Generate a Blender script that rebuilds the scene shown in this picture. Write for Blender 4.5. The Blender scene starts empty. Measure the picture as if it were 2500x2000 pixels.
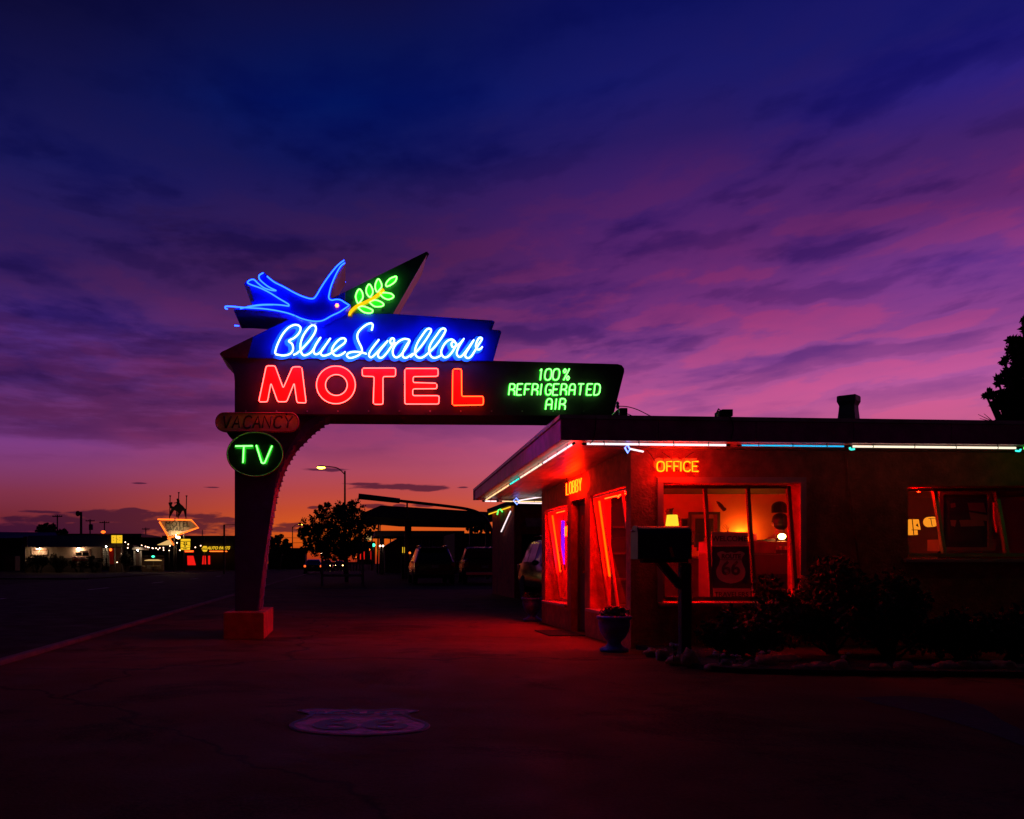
import bpy, math, random
from mathutils import Vector, Matrix, noise as mnoise
from mathutils.geometry import tessellate_polygon
random.seed(7)
C = bpy.context.scene.collection
S = bpy.context.scene
F, CX, HY, CH = 2200.0, 840.0, 1375.0, 1.05      # focal length (px of the 2500 px frame), principal point, eye height
def P(px, py, Z): return Vector(((px-CX)*Z/F, Z, CH-(py-HY)*Z/F))
def G(px, py):
    Z = F*CH/(py-HY); return Vector(((px-CX)*Z/F, Z, 0))
def lin(c):
    f = lambda v: v/12.92 if v <= .04045 else ((v+.055)/1.055)**2.4
    return tuple(f(v/255) for v in c)

# ------------------------------------------------------------------ materials
def nodes(name):
    m = bpy.data.materials.new(name); m.use_nodes = True
    nt = m.node_tree; nt.nodes.clear()
    return m, nt
def lk(nt, a, b): nt.links.new(a, b)
def paint(name, col, rough=.6, metal=0., var=.25, scale=6., bump=.15, bscale=60., spec=.5, dirt=None, dscale=2.):
    """principled material with procedural colour variation, grime and fine bump (object coordinates)"""
    m, nt = nodes(name); N = nt.nodes.new
    out = N('ShaderNodeOutputMaterial'); b = N('ShaderNodeBsdfPrincipled'); lk(nt, b.outputs[0], out.inputs[0])
    tc = N('ShaderNodeTexCoord'); n1 = N('ShaderNodeTexNoise'); n1.inputs['Scale'].default_value = scale
    n1.inputs['Detail'].default_value = 6; lk(nt, tc.outputs['Object'], n1.inputs['Vector'])
    r = N('ShaderNodeValToRGB'); e = r.color_ramp.elements
    e[0].position, e[1].position = .3, .7
    e[0].color = tuple(max(0, c*(1-var)) for c in col)+(1,); e[1].color = tuple(min(1, c*(1+var)) for c in col)+(1,)
    lk(nt, n1.outputs[0], r.inputs[0]); src = r.outputs[0]
    if dirt:
        n3 = N('ShaderNodeTexNoise'); n3.inputs['Scale'].default_value = dscale; n3.inputs['Detail'].default_value = 9
        n3.inputs['Roughness'].default_value = .7; lk(nt, tc.outputs['Object'], n3.inputs['Vector'])
        mr = N('ShaderNodeMapRange'); mr.inputs[1].default_value = .5; mr.inputs[2].default_value = .68
        lk(nt, n3.outputs[0], mr.inputs[0])
        mx = N('ShaderNodeMix'); mx.data_type = 'RGBA'; lk(nt, mr.outputs[0], mx.inputs[0]); lk(nt, src, mx.inputs[6])
        mx.inputs[7].default_value = tuple(dirt)+(1,); src = mx.outputs[2]
    lk(nt, src, b.inputs['Base Color'])
    b.inputs['Metallic'].default_value = metal; b.inputs['Specular IOR Level'].default_value = spec
    mr2 = N('ShaderNodeMapRange'); mr2.inputs[3].default_value = max(.02, rough-.1); mr2.inputs[4].default_value = min(1, rough+.1)
    lk(nt, n1.outputs[0], mr2.inputs[0]); lk(nt, mr2.outputs[0], b.inputs['Roughness'])
    if bump:
        n2 = N('ShaderNodeTexNoise'); n2.inputs['Scale'].default_value = bscale; n2.inputs['Detail'].default_value = 4
        lk(nt, tc.outputs['Object'], n2.inputs['Vector'])
        bp = N('ShaderNodeBump'); bp.inputs['Strength'].default_value = bump; bp.inputs['Distance'].default_value = .02
        lk(nt, n2.outputs[0], bp.inputs['Height']); lk(nt, bp.outputs[0], b.inputs['Normal'])
    return m
def emit(name, col, k=1.):
    m, nt = nodes(name); out = nt.nodes.new('ShaderNodeOutputMaterial'); e = nt.nodes.new('ShaderNodeEmission')
    e.inputs[0].default_value = tuple(col)+(1,); e.inputs[1].default_value = k; lk(nt, e.outputs[0], out.inputs[0])
    return m
def pane(name, tint=(1, 1, 1), mn=.04):
    m, nt = nodes(name); N = nt.nodes.new; out = N('ShaderNodeOutputMaterial'); mx = N('ShaderNodeMixShader')
    t = N('ShaderNodeBsdfTransparent'); t.inputs[0].default_value = tuple(tint)+(1,)
    g = N('ShaderNodeBsdfGlossy'); g.inputs['Roughness'].default_value = .02
    ge = N('ShaderNodeNewGeometry'); dt = N('ShaderNodeVectorMath'); dt.operation = 'DOT_PRODUCT'; lk(nt, ge.outputs['Normal'], dt.inputs[0]); lk(nt, ge.outputs['Incoming'], dt.inputs[1])
    def mm(op, a, b):                       # Schlick reflectance of a thin sheet, the same from both sides
        n = N('ShaderNodeMath'); n.operation = op
        for i, v in enumerate((a, b)):
            if isinstance(v, (int, float)): n.inputs[i].default_value = v
            else: lk(nt, v, n.inputs[i])
        return n.outputs[0]
    f5 = mm('POWER', mm('SUBTRACT', 1.0, mm('ABSOLUTE', dt.outputs['Value'], 0)), 4.2)
    lk(nt, mm('ADD', mm('MULTIPLY', f5, .9), .07), mx.inputs[0]); lk(nt, t.outputs[0], mx.inputs[1]); lk(nt, g.outputs[0], mx.inputs[2]); lk(nt, mx.outputs[0], out.inputs[0])
    return m
M = {}
def mk(k, *a, **kw): M[k] = paint(k, *a, **kw)
mk('sign_dark', (.045, .01, .03), .55, dirt=(.025, .006, .016), bump=.05)
mk('sign_blue', (.004, .014, .5), .38, var=.12, scale=3, bump=.08, bscale=12)
mk('fin_green', (.02, .075, .035), .42, var=.3, bump=.05)
mk('sky_metal', (.5, .45, .5), .42, metal=.55, dirt=(.2, .14, .14), bump=.05)
mk('bird_blue', (.006, .016, .72), .4, var=.15, bump=.05)
mk('letter_red', (.75, .02, .015), .5, var=.1, bump=.03)
mk('letter_blue', (.02, .42, .8), .5, var=.1, bump=0)
mk('letter_green', (.03, .6, .05), .5, var=.15, bump=0)
mk('leaf_green', (.02, .45, .03), .5, var=.15, bump=0)
mk('branch_paint', (.5, .3, .02), .5, bump=0)
mk('tv_face', (.004, .006, .004), .4, bump=.04)
mk('tv_rim', (.35, .4, .2), .5)
mk('vacancy_face', (.92, .48, .16), .5, dirt=(.6, .2, .06), dscale=7)
mk('tip_red', (.2, .03, .02), .22, dirt=(.08, .015, .015), dscale=5)
mk('dark_glass_tube', (.05, .02, .015), .25)
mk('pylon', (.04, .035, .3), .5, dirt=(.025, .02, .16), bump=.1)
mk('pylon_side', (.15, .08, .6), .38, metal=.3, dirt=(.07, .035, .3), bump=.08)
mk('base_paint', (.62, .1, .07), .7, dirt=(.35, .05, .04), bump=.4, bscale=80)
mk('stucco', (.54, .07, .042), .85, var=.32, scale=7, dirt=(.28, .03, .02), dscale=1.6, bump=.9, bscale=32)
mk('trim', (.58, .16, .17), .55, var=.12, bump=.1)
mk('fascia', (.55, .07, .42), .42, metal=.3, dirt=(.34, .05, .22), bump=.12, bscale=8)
mk('roofing', (.05, .04, .05), .9)
mk('black_metal', (.015, .015, .016), .5)
mk('dark_wood', (.06, .025, .015), .6, var=.4, scale=3)
mk('wood', (.2, .09, .04), .55, var=.35, scale=4)
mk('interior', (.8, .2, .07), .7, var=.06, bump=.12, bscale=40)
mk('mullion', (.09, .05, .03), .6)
mk('mullion_green_lit', (.3, .25, .1), .6)  # mullion copy with the green and white neon light put into its colour
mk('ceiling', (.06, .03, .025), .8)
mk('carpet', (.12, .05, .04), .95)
mk('mailbox', (.02, .022, .06), .35, metal=.2, dirt=(.012, .012, .03), dscale=6, bump=.05)
mk('post', (.035, .022, .018), .85, var=.4)
mk('urn_blue', (.05, .055, .5), .42, dirt=(.03, .03, .15), dscale=8, bump=.25, bscale=40)
mk('leaf', (.04, .06, .025), .6, var=.5, scale=9, bump=0)
mk('dry_leaf', (.034, .03, .018), .7, var=.5, scale=9, bump=0)
mk('bark', (.04, .025, .018), .9, var=.4, bump=.6, bscale=30)
mk('stone_a', (.45, .2, .12), .85, var=.3, scale=9, bump=.8, bscale=18)
mk('stone_b', (.34, .17, .14), .85, var=.35, scale=9, bump=.8, bscale=18)
mk('stone_c', (.26, .16, .1), .85, var=.35, scale=9, bump=.8, bscale=18)
mk('petal', (.75, .45, .5), .6, bump=0)
mk('soil', (.025, .016, .012), .95, var=.4, bump=1, bscale=25)
mk('mat', (.008, .008, .008), .95, bump=.5, bscale=150)
mk('paint_pink', (.95, .08, .3), .7, var=.5, scale=14, dirt=(.16, .04, .06), dscale=5, bump=.2)
mk('paint_navy', (.05, .025, .09), .7, var=.4, scale=14, bump=.2)
mk('kerb', (.15, .085, .08), .8, dirt=(.07, .04, .035), bump=.4)
mk('white_paint', (.6, .58, .55), .75, var=.3, dirt=(.25, .22, .2))
mk('car_black', (.012, .012, .014), .18, metal=.0, var=.1, bump=0, spec=.6)
mk('car_grey', (.12, .11, .13), .22, metal=.6, var=.1, bump=0)
mk('car_red', (.1, .02, .025), .2, metal=.4, var=.1, bump=0)
mk('car_glass', (.01, .01, .012), .06, metal=.08, var=0, bump=0, spec=.7)
mk('tyre', (.012, .012, .012), .9)
mk('rim', (.35, .35, .4), .3, metal=.9)
mk('chrome', (.6, .6, .65), .12, metal=1, var=.05, bump=0)
mk('tail_lens', (.5, .02, .02), .12, var=.1, bump=0, spec=.8)
mk('plate', (.5, .48, .45), .5)
mk('far_dark', (.03, .022, .03), .85)
mk('far_roof', (.045, .04, .075), .6)
mk('far_white', (.3, .27, .24), .85, var=.1)
mk('sign_white', (.36, .31, .24), .7)
mk('car_dark', (.006, .006, .007), .1, var=.1, bump=0, spec=.3)
mk('far_brown', (.12, .07, .06), .85)
mk('brick_far', (.1, .05, .05), .9)
mk('canopy', (.1, .075, .14), .6, metal=.2)
mk('pole', (.04, .035, .035), .6)
mk('bench_wood', (.22, .17, .22), .7)
mk('person_hair', (.008, .006, .006), .5)
mk('person_skin', (.5, .26, .17), .55, var=.08, bump=0)
mk('cloth_dark', (.03, .012, .014), .9)
mk('paper', (.3, .08, .055), .8, var=.15)
mk('banner_white', (.5, .3, .28), .75, var=.1, bump=.05)
mk('banner_black', (.012, .01, .01), .6)
mk('ink', (.05, .01, .01), .7)
mk('brass', (.5, .3, .1), .3, metal=.8)
mk('grass', (.03, .04, .015), .9)
M['glass'] = pane('glass')
def em(k, col, s=1.): M[k] = emit(k, col, s)
em('n_script', (.28, .44, 3.4), 5.3)
em('n_bird', (.025, .15, 3.2), 3.2)
em('n_leaf', (.12, 1.0, .08), 6.5)
em('n_green', (.13, 1.0, .11), 5)
em('n_branch', (1.0, .52, .004), 1.3)
em('n_motel', (1.0, .034, .03), 15.5)
em('n_motel_l', (1.0, .022, .004), 16)
em('n_eye', (1.0, .12, .04), 9)
em('n_office', (1.0, .018, .0003), 38)
em('n_lobby', (1.0, .008, .0002), 80)
em('n_window', (1.0, .0011, .0001), 460)
em('n_strip', (1.0, .02, .0002), 13)
em('far_porch', (1.0, .75, .5), 160)
em('n_white', (1.0, .78, .82), 1.45)
em('n_warm', (1.0, .62, .28), 1.5)
em('n_cyan', (.02, .55, 1.0), 1.0)
em('n_cyan2', (.05, 1.0, .8), 1.3)
em('n_cream', (1.0, .86, .62), 1.3)
em('n_greenstrip', (.08, 1.0, .1), 2.6)
em('n_diamond', (.35, .55, 2.6), 1.6)
em('n_yellow', (1.0, .55, .02), 1.3)
em('glow_purple', (.3, .004, 1.0), 1.7)  # glow put in for a purple reflection in the window glass
em('shade_yellow', (1.0, .7, .03), 1.15)
em('shade_orange', (1.0, .3, .015), 1.0)
em('bulb_warm', (1.0, .3, .02), 330)
em('bulb_desk', (1.0, .45, .1), 70)
em('street_bulb', (1.0, .55, .03), 22)
em('far_bulb', (1.0, .6, .38), 7)
em('far_neon', (1.0, .13, .012), 2.6)
em('far_yellow', (1.0, .58, .02), .95)
em('far_lit', (1.0, .6, .2), .75)
em('far_red', (1.0, .012, .008), .9)
em('far_wall_lamp', (1.0, .55, .28), 480)
em('far_sign_lamp', (1.0, .72, .36), 380)
em('far_green', (.05, 1.0, .5), 3)
em('tail', (1.0, .1, .015), 2.2)
em('head', (1.0, .5, .15), 14)

# ------------------------------------------------------------------ mesh builder
LOC = {}
def crom(pts, n=5, closed=False):
    """Catmull-Rom smoothing of a list of points"""
    p = [Vector(q) for q in pts]; L = len(p); out = []
    rng = range(L) if closed else range(L-1)
    for i in rng:
        if closed: a, b, c, d = p[(i-1) % L], p[i], p[(i+1) % L], p[(i+2) % L]
        else: a, b, c, d = p[max(i-1, 0)], p[i], p[i+1], p[min(i+2, L-1)]
        for k in range(n):
            t = k/n
            out.append(.5*((2*b)+(c-a)*t+(2*a-5*b+4*c-d)*t*t+(3*b-a-3*c+d)*t**3))
    if not closed: out.append(p[-1])
    return out
def rounded(pts, r, closed=True, n=4):
    """polyline with rounded corners"""
    p = [Vector(q) for q in pts]; L = len(p); out = []
    for i in range(L):
        if not closed and i in (0, L-1): out.append(p[i]); continue
        a, b, c = p[i-1], p[i], p[(i+1) % L]
        u, v = a-b, c-b; k = min(r, u.length*.45, v.length*.45)
        s, e = b+u.normalized()*k, b+v.normalized()*k
        for j in range(n+1):
            t = j/n; out.append(s*(1-t)**2+b*2*t*(1-t)+e*t*t)
    return out
class MB:
    def __init__(s): s.v = []; s.f = []; s.sm = []
    def add(s, vs, fs, smooth=False):
        o = len(s.v); s.v += [Vector(v) for v in vs]; s.f += [tuple(i+o for i in f) for f in fs]; s.sm += [smooth]*len(fs); return s
    def box(s, lo, hi):
        x0, y0, z0 = lo; x1, y1, z1 = hi
        vs = [(x0, y0, z0), (x1, y0, z0), (x1, y1, z0), (x0, y1, z0), (x0, y0, z1), (x1, y0, z1), (x1, y1, z1), (x0, y1, z1)]
        return s.add(vs, [(3, 2, 1, 0), (4, 5, 6, 7), (0, 1, 5, 4), (1, 2, 6, 5), (2, 3, 7, 6), (3, 0, 4, 7)])
    def hexa(s, a, b):
        """box between quad a (4 pts) and quad b"""
        return s.add(list(a)+list(b), [(3, 2, 1, 0), (4, 5, 6, 7), (0, 1, 5, 4), (1, 2, 6, 5), (2, 3, 7, 6), (3, 0, 4, 7)])
    def prism(s, pts, ext, smooth=False):
        p = [Vector(q) for q in pts]; n = len(p); e = Vector(ext)
        tri = tessellate_polygon([p])
        fs = [tuple(t) for t in tri]+[tuple(i+n for i in reversed(t)) for t in tri]
        s.add(p+[q+e for q in p], fs)
        o = len(s.v)-2*n
        s.f += [(o+i, o+(i+1) % n, o+n+(i+1) % n, o+n+i) for i in range(n)]; s.sm += [smooth]*n
        return s
    def flat(s, pts):
        p = [Vector(q) for q in pts]; return s.add(p, [tuple(t) for t in tessellate_polygon([p])])
    def bar(s, a, b, w, h=None, up=(0, 0, 1)):
        a, b = Vector(a), Vector(b); h = h or w; d = (b-a).normalized(); u = Vector(up)
        if abs(d.dot(u)) > .99: u = Vector((0, 1, 0))
        x = d.cross(u).normalized()*w/2; y = x.cross(d).normalized()*h/2
        q = [-x-y, x-y, x+y, -x+y]
        return s.hexa([a+k for k in q], [b+k for k in q])
    def tube(s, path, r, n=8, closed=False, cap=True):
        p = [Vector(q) for q in path]
        q = [p[0]]
        for a in p[1:]:
            if (a-q[-1]).length > 1e-5: q.append(a)
        if closed and (q[0]-q[-1]).length < 1e-5: q.pop()
        p = q; L = len(p)
        if L < 2: return s
        R = r if isinstance(r, (list, tuple)) else [r]*L
        if len(R) != L: R = [R[0]+(R[-1]-R[0])*i/(L-1) for i in range(L)]
        vs = []; prev = None
        for i in range(L):
            if closed: t = (p[(i+1) % L]-p[i-1])
            else: t = p[min(i+1, L-1)]-p[max(i-1, 0)]
            t = t.normalized() if t.length > 1e-9 else Vector((0, 0, 1))
            if prev is None:
                u = t.cross(Vector((0, 1, 0)) if abs(t.y) < .9 else Vector((1, 0, 0))).normalized()
            else:
                u = prev-t*prev.dot(t); u = u.normalized() if u.length > 1e-6 else t.orthogonal().normalized()
            prev = u; w = t.cross(u)
            vs += [p[i]+(u*math.cos(2*math.pi*k/n)+w*math.sin(2*math.pi*k/n))*R[i] for k in range(n)]
        fs = []
        for i in range(L if closed else L-1):
            j = (i+1) % L
            fs += [(i*n+k, i*n+(k+1) % n, j*n+(k+1) % n, j*n+k) for k in range(n)]
        s.add(vs, fs, True)
        if cap and not closed:
            o = len(s.v)-len(vs); s.f += [tuple(o+k for k in range(n))[::-1], tuple(o+(L-1)*n+k for k in range(n))]; s.sm += [False, False]
        return s
    def ribbon(s, path, w, nrm=(0, -1, 0), step=2e-5):
        """flat painted stroke, each piece a hair above the last so that crossings never share a plane"""
        p = [Vector(q) for q in path]; nv = Vector(nrm); L = len(p); vs = []
        for i in range(L):
            t = (p[min(i+1, L-1)]-p[max(i-1, 0)]); x = t.cross(nv)
            x = x.normalized()*w/2 if x.length > 1e-9 else Vector((w/2, 0, 0))
            q = p[i]+nv*step*(i+len(s.v)/2); vs += [q-x, q+x]
        return s.add(vs, [(2*i, 2*i+1, 2*i+3, 2*i+2) for i in range(L-1)])
    def lathe(s, prof, c=(0, 0, 0), n=24, axis='z', smooth=True):
        c = Vector(c); vs = []
        for r, z in prof:
            for k in range(n):
                a = 2*math.pi*k/n
                if axis == 'z': vs.append(c+Vector((r*math.cos(a), r*math.sin(a), z)))
                elif axis == 'x': vs.append(c+Vector((z, r*math.cos(a), r*math.sin(a))))
                else: vs.append(c+Vector((r*math.cos(a), z, r*math.sin(a))))
        m = len(prof); fs = []
        for i in range(m-1): fs += [(i*n+k, i*n+(k+1) % n, (i+1)*n+(k+1) % n, (i+1)*n+k) for k in range(n)]
        s.add(vs, fs, smooth); o = len(s.v)-len(vs)
        for i in (0, m-1):
            if prof[i][0] > 1e-4: s.f.append(tuple(o+i*n+k for k in range(n))); s.sm.append(False)
        return s
    def ball(s, c, r, n=10, sq=(1, 1, 1), jit=0., seed=0):
        c = Vector(c); m = max(4, n//2+1); vs = []
        for i in range(m+1):
            th = math.pi*i/m
            for k in range(n):
                a = 2*math.pi*k/n; d = Vector((math.sin(th)*math.cos(a), math.sin(th)*math.sin(a), math.cos(th)))
                q = 1+jit*(mnoise.noise(d*1.7+Vector((seed*3.1, seed*1.7, seed)))+.4*mnoise.noise(d*4+Vector((seed, seed*2.3, 0)))) if jit else 1
                vs.append(c+Vector((d.x*sq[0], d.y*sq[1], d.z*sq[2]))*r*q)
        fs = [(i*n+k, i*n+(k+1) % n, (i+1)*n+(k+1) % n, (i+1)*n+k) for i in range(m) for k in range(n)]
        return s.add(vs, fs, True)
    def leafquad(s, c, size, rnd):
        d = Vector((rnd.gauss(0, 1), rnd.gauss(0, 1), rnd.gauss(0, 1))).normalized(); e = d.orthogonal().normalized()
        e = (Matrix.Rotation(rnd.random()*6.28, 3, d) @ e); w = d.cross(e).normalized(); c = Vector(c)
        a, b = d*size*.5, w*size*.24
        return s.add([c-a, c+b, c+a, c-b], [(0, 1, 2, 3)])
    def build(s, name, mat, parent=None, **props):
        me = bpy.data.meshes.new(name); o = bpy.data.objects.new(name, me); C.objects.link(o)
        loc = Vector((0, 0, 0))
        if parent is not None:
            o.parent = parent; loc = LOC[parent]
        LOC[o] = loc
        me.from_pydata([v-loc for v in s.v], [], s.f); me.materials.append(M[mat] if isinstance(mat, str) else mat)
        me.polygons.foreach_set('use_smooth', s.sm); me.update()
        for k, v in props.items(): o[k] = v
        return o
def thing(name, label, cat, loc=(0, 0, 0), group=None):
    o = bpy.data.objects.new(name, None); C.objects.link(o); o.location = loc; o.empty_display_size = .2
    o['label'] = label; o['category'] = cat
    if group: o['group'] = group
    LOC[o] = Vector(loc); return o
def solo(mb, name, mat, label, cat, group=None, kind=None):
    o = mb.build(name, mat); o['label'] = label; o['category'] = cat
    if group: o['group'] = group
    return o
def struct(mb, name, mat, kind='structure'):
    o = mb.build(name, mat); o['kind'] = kind; return o
def bevel(o, w=.01, seg=2):
    m = o.modifiers.new('bevel', 'BEVEL'); m.width = w; m.segments = seg; m.limit_method = 'ANGLE'; m.angle_limit = .6; return o
def copy_tree(o, parent=None):
    c = o.copy(); C.objects.link(c); c.parent = parent; LOC[c] = LOC.get(o, Vector())
    for ch in [k for k in bpy.data.objects if k.parent == o]: copy_tree(ch, c)
    return c
def text_mb(txt, size, ext=.004, shear=0., bold=0., align='CENTER', sx=1.):
    """printed lettering from Blender's built-in font, in the XZ plane facing -Y, centred on 0"""
    cu = bpy.data.curves.new('lettering', 'FONT'); cu.body = txt; cu.size = size; cu.extrude = ext; cu.shear = shear
    cu.offset = bold; cu.align_x = align; cu.align_y = 'CENTER'; cu.resolution_u = 4
    o = bpy.data.objects.new('lettering', cu); C.objects.link(o)
    dg = bpy.context.evaluated_depsgraph_get(); dg.update()
    me = bpy.data.meshes.new_from_object(o.evaluated_get(dg))
    vs = [Vector((v.co.x*sx, -v.co.z, v.co.y)) for v in me.vertices]; fs = [tuple(p.vertices) for p in me.polygons]
    bpy.data.objects.remove(o); bpy.data.curves.remove(cu); bpy.data.meshes.remove(me)
    return vs, fs
def text_at(mb, txt, c, size, **kw):
    vs, fs = text_mb(txt, size, **kw); c = Vector(c); return mb.add([v+c for v in vs], fs)
# stroke alphabet for glass tubes: unit height, width .6
_o = [(.3, 0), (.08, .08), (0, .3), (0, .7), (.08, .92), (.3, 1), (.52, .92), (.6, .7), (.6, .3), (.52, .08), (.3, 0)]
GL = {
 'A': [[(0, 0), (0, .75), (.12, .97), (.3, 1), (.48, .97), (.6, .75), (.6, 0)], [(0, .45), (.6, .45)]],
 'a': [[(0, 0), (.3, 1), (.6, 0)], [(.12, .36), (.48, .36)]],
 'B': [[(0, 0), (0, 1), (.38, 1), (.55, .88), (.5, .6), (.3, .53), (.02, .53)], [(.3, .53), (.58, .42), (.6, .15), (.42, 0), (0, 0)]],
 'C': [[(.6, .82), (.48, .97), (.3, 1), (.1, .93), (0, .7), (0, .3), (.1, .07), (.3, 0), (.48, .03), (.6, .18)]],
 'D': [[(0, 0), (0, 1), (.35, 1), (.55, .87), (.6, .65), (.6, .35), (.55, .13), (.35, 0), (0, 0)]],
 'E': [[(.58, 1), (0, 1), (0, 0), (.58, 0)], [(0, .52), (.45, .52)]],
 'F': [[(.58, 1), (0, 1), (0, 0)], [(0, .52), (.45, .52)]],
 'G': [[(.6, .82), (.48, .97), (.3, 1), (.1, .93), (0, .7), (0, .3), (.1, .07), (.3, 0), (.5, .05), (.6, .2), (.6, .45), (.35, .45)]],
 'I': [[(.3, 0), (.3, 1)]],
 'L': [[(0, 1), (0, 0), (.55, 0)]],
 'N': [[(0, 0), (0, 1), (.6, 0), (.6, 1)]],
 'O': [_o], '0': [_o],
 'P': [[(0, 0), (0, 1), (.4, 1), (.58, .88), (.58, .6), (.4, .48), (0, .48)]],
 'R': [[(0, 0), (0, 1), (.38, 1), (.56, .88), (.56, .62), (.38, .5), (0, .5)], [(.3, .5), (.6, .35), (.6, 0)]],
 'T': [[(0, 1), (.6, 1)], [(.3, 1), (.3, 0)]],
 'V': [[(0, 1), (.27, 0), (.33, 0), (.6, 1)]],
 'Y': [[(0, 1), (.3, .5), (.6, 1)], [(.3, .5), (.3, 0)]],
 '1': [[(.12, .8), (.3, 1), (.3, 0)]],
 '%': [[(.12, 0), (.55, 1)], [(.13, .62), (0, .8), (.13, 1), (.28, .8), (.13, .62)], [(.5, 0), (.36, .18), (.5, .38), (.65, .18), (.5, 0)]],
}
def strokes(ch, x, y, w, h, slant, fn):
    """strokes of one character placed with lower-left (x,y) in photo-plane units; fn maps to 3-D"""
    out = []
    for st in GL[ch]:
        out.append([fn(x+px/.6*w+slant*py*h, y-py*h) for px, py in st])
    return out
# ------------------------------------------------------------------ camera, render, sky
cam = bpy.data.cameras.new('camera'); co = bpy.data.objects.new('camera', cam); C.objects.link(co)
co.location = (0, 0, CH); co.rotation_euler = (math.pi/2, 0, 0)
cam.sensor_fit = 'HORIZONTAL'; cam.sensor_width = 36; cam.lens = F/2500*36
cam.shift_x = (1250-CX)/2500; cam.shift_y = (HY-1000)/2500; cam.clip_start = .05; cam.clip_end = 5000
S.camera = co
S.render.engine = 'CYCLES'; cy = S.cycles; cy.use_denoising = True; cy.denoiser = 'OPENIMAGEDENOISE'
cy.max_bounces = 5; cy.diffuse_bounces = 2; cy.glossy_bounces = 3; cy.transparent_max_bounces = 12
cy.sample_clamp_indirect = 4; cy.use_light_tree = True; cy.caustics_reflective = False; cy.caustics_refractive = False
S.view_settings.view_transform = 'Standard'; S.view_settings.look = 'None'; S.view_settings.exposure = 0; S.view_settings.gamma = 1

W = bpy.data.worlds.new('World'); S.world = W; W.use_nodes = True; W.cycles.sampling_method = 'MANUAL'; W.cycles.sample_map_resolution = 128; wt = W.node_tree; wt.nodes.clear()
def wn(t): return wt.nodes.new(t)
def mth(op, a, b=None, c=None, clamp=False):
    n = wn('ShaderNodeMath'); n.operation = op; n.use_clamp = clamp
    for i, v in enumerate((a, b, c)):
        if v is None: continue
        if isinstance(v, (int, float)): n.inputs[i].default_value = v
        else: wt.links.new(v, n.inputs[i])
    return n.outputs[0]
def mrange(v, a, b, c=0., d=1., smooth=False):
    n = wn('ShaderNodeMapRange'); n.clamp = True
    if smooth: n.interpolation_type = 'SMOOTHSTEP'
    wt.links.new(v, n.inputs[0])
    for i, q in enumerate((a, b, c, d)): n.inputs[i+1].default_value = q
    return n.outputs[0]
def mixc(f, a, b, mode='MIX'):
    n = wn('ShaderNodeMix'); n.data_type = 'RGBA'; n.blend_type = mode; n.clamp_factor = True
    for i, v in ((0, f), (6, a), (7, b)):
        if isinstance(v, (int, float)): n.inputs[i].default_value = v
        elif isinstance(v, tuple): n.inputs[i].default_value = v+(1,) if len(v) == 3 else v
        else: wt.links.new(v, n.inputs[i])
    return n.outputs[2]
tc = wn('ShaderNodeTexCoord'); sp = wn('ShaderNodeSeparateXYZ'); wt.links.new(tc.outputs['Generated'], sp.inputs[0])
dx, dy, dz = sp.outputs
AZ = mth('ARCTAN2', dx, dy); EL = mth('ARCSINE', dz)
def ael(px, py):
    az = math.atan2(px-CX, F); return az, math.asin((HY-py)/math.sqrt((px-CX)**2+F*F+(HY-py)**2))
ELM = .62
def sky_ramp(px, rows):
    r = wn('ShaderNodeValToRGB'); cr = r.color_ramp; cr.interpolation = 'EASE' if False else 'LINEAR'
    st = sorted((max(0, ael(px, y)[1])/ELM, lin(c)) for y, c in rows)
    e = cr.elements; e[0].position = st[0][0]; e[0].color = st[0][1]+(1,); e[1].position = st[-1][0]; e[1].color = st[-1][1]+(1,)
    for p, c in st[1:-1]:
        k = e.new(p); k.color = c+(1,)
    wt.links.new(mrange(EL, 0, ELM), r.inputs[0]); return r.outputs[0]
SKY = {
 0:    [(0, (14, 12, 56)), (200, (18, 18, 74)), (380, (26, 24, 88)), (560, (42, 26, 88)), (680, (58, 30, 92)), (800, (76, 42, 122)), (880, (78, 40, 112)), (1000, (98, 48, 112)), (1080, (122, 58, 128)), (1140, (126, 56, 106)), (1200, (126, 48, 72)), (1260, (114, 38, 50)), (1310, (88, 24, 56)), (1372, (70, 18, 40))],
 840:  [(0, (12, 14, 66)), (250, (2, 20, 92)), (400, (16, 20, 86)), (520, (38, 24, 86)), (640, (58, 26, 80)), (800, (82, 37, 98)), (1000, (124, 54, 112)), (1080, (144, 60, 106)), (1150, (170, 70, 92)), (1200, (184, 70, 66)), (1245, (200, 76, 42)), (1285, (216, 88, 28)), (1325, (212, 86, 14)), (1350, (190, 62, 16)), (1372, (150, 40, 22))],
 1670: [(0, (14, 18, 92)), (180, (24, 24, 102)), (320, (38, 25, 98)), (480, (68, 31, 104)), (620, (90, 37, 108)), (760, (112, 47, 120)), (900, (154, 72, 142)), (1010, (186, 86, 146)), (1150, (200, 92, 120)), (1250, (212, 90, 52)), (1330, (216, 90, 14)), (1372, (150, 45, 25))],
 2500: [(0, (24, 22, 104)), (160, (42, 30, 122)), (300, (62, 32, 106)), (460, (90, 37, 108)), (620, (118, 56, 140)), (760, (136, 64, 140)), (900, (180, 88, 158)), (1010, (194, 92, 142)), (1200, (180, 80, 110)), (1372, (130, 50, 60))]}
ramps = [sky_ramp(x, r) for x, r in SKY.items()]; azs = [ael(x, HY)[0] for x in SKY]
col = ramps[0]
for i in range(3): col = mixc(mrange(AZ, azs[i], azs[i+1], smooth=True), col, ramps[i+1])
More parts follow.
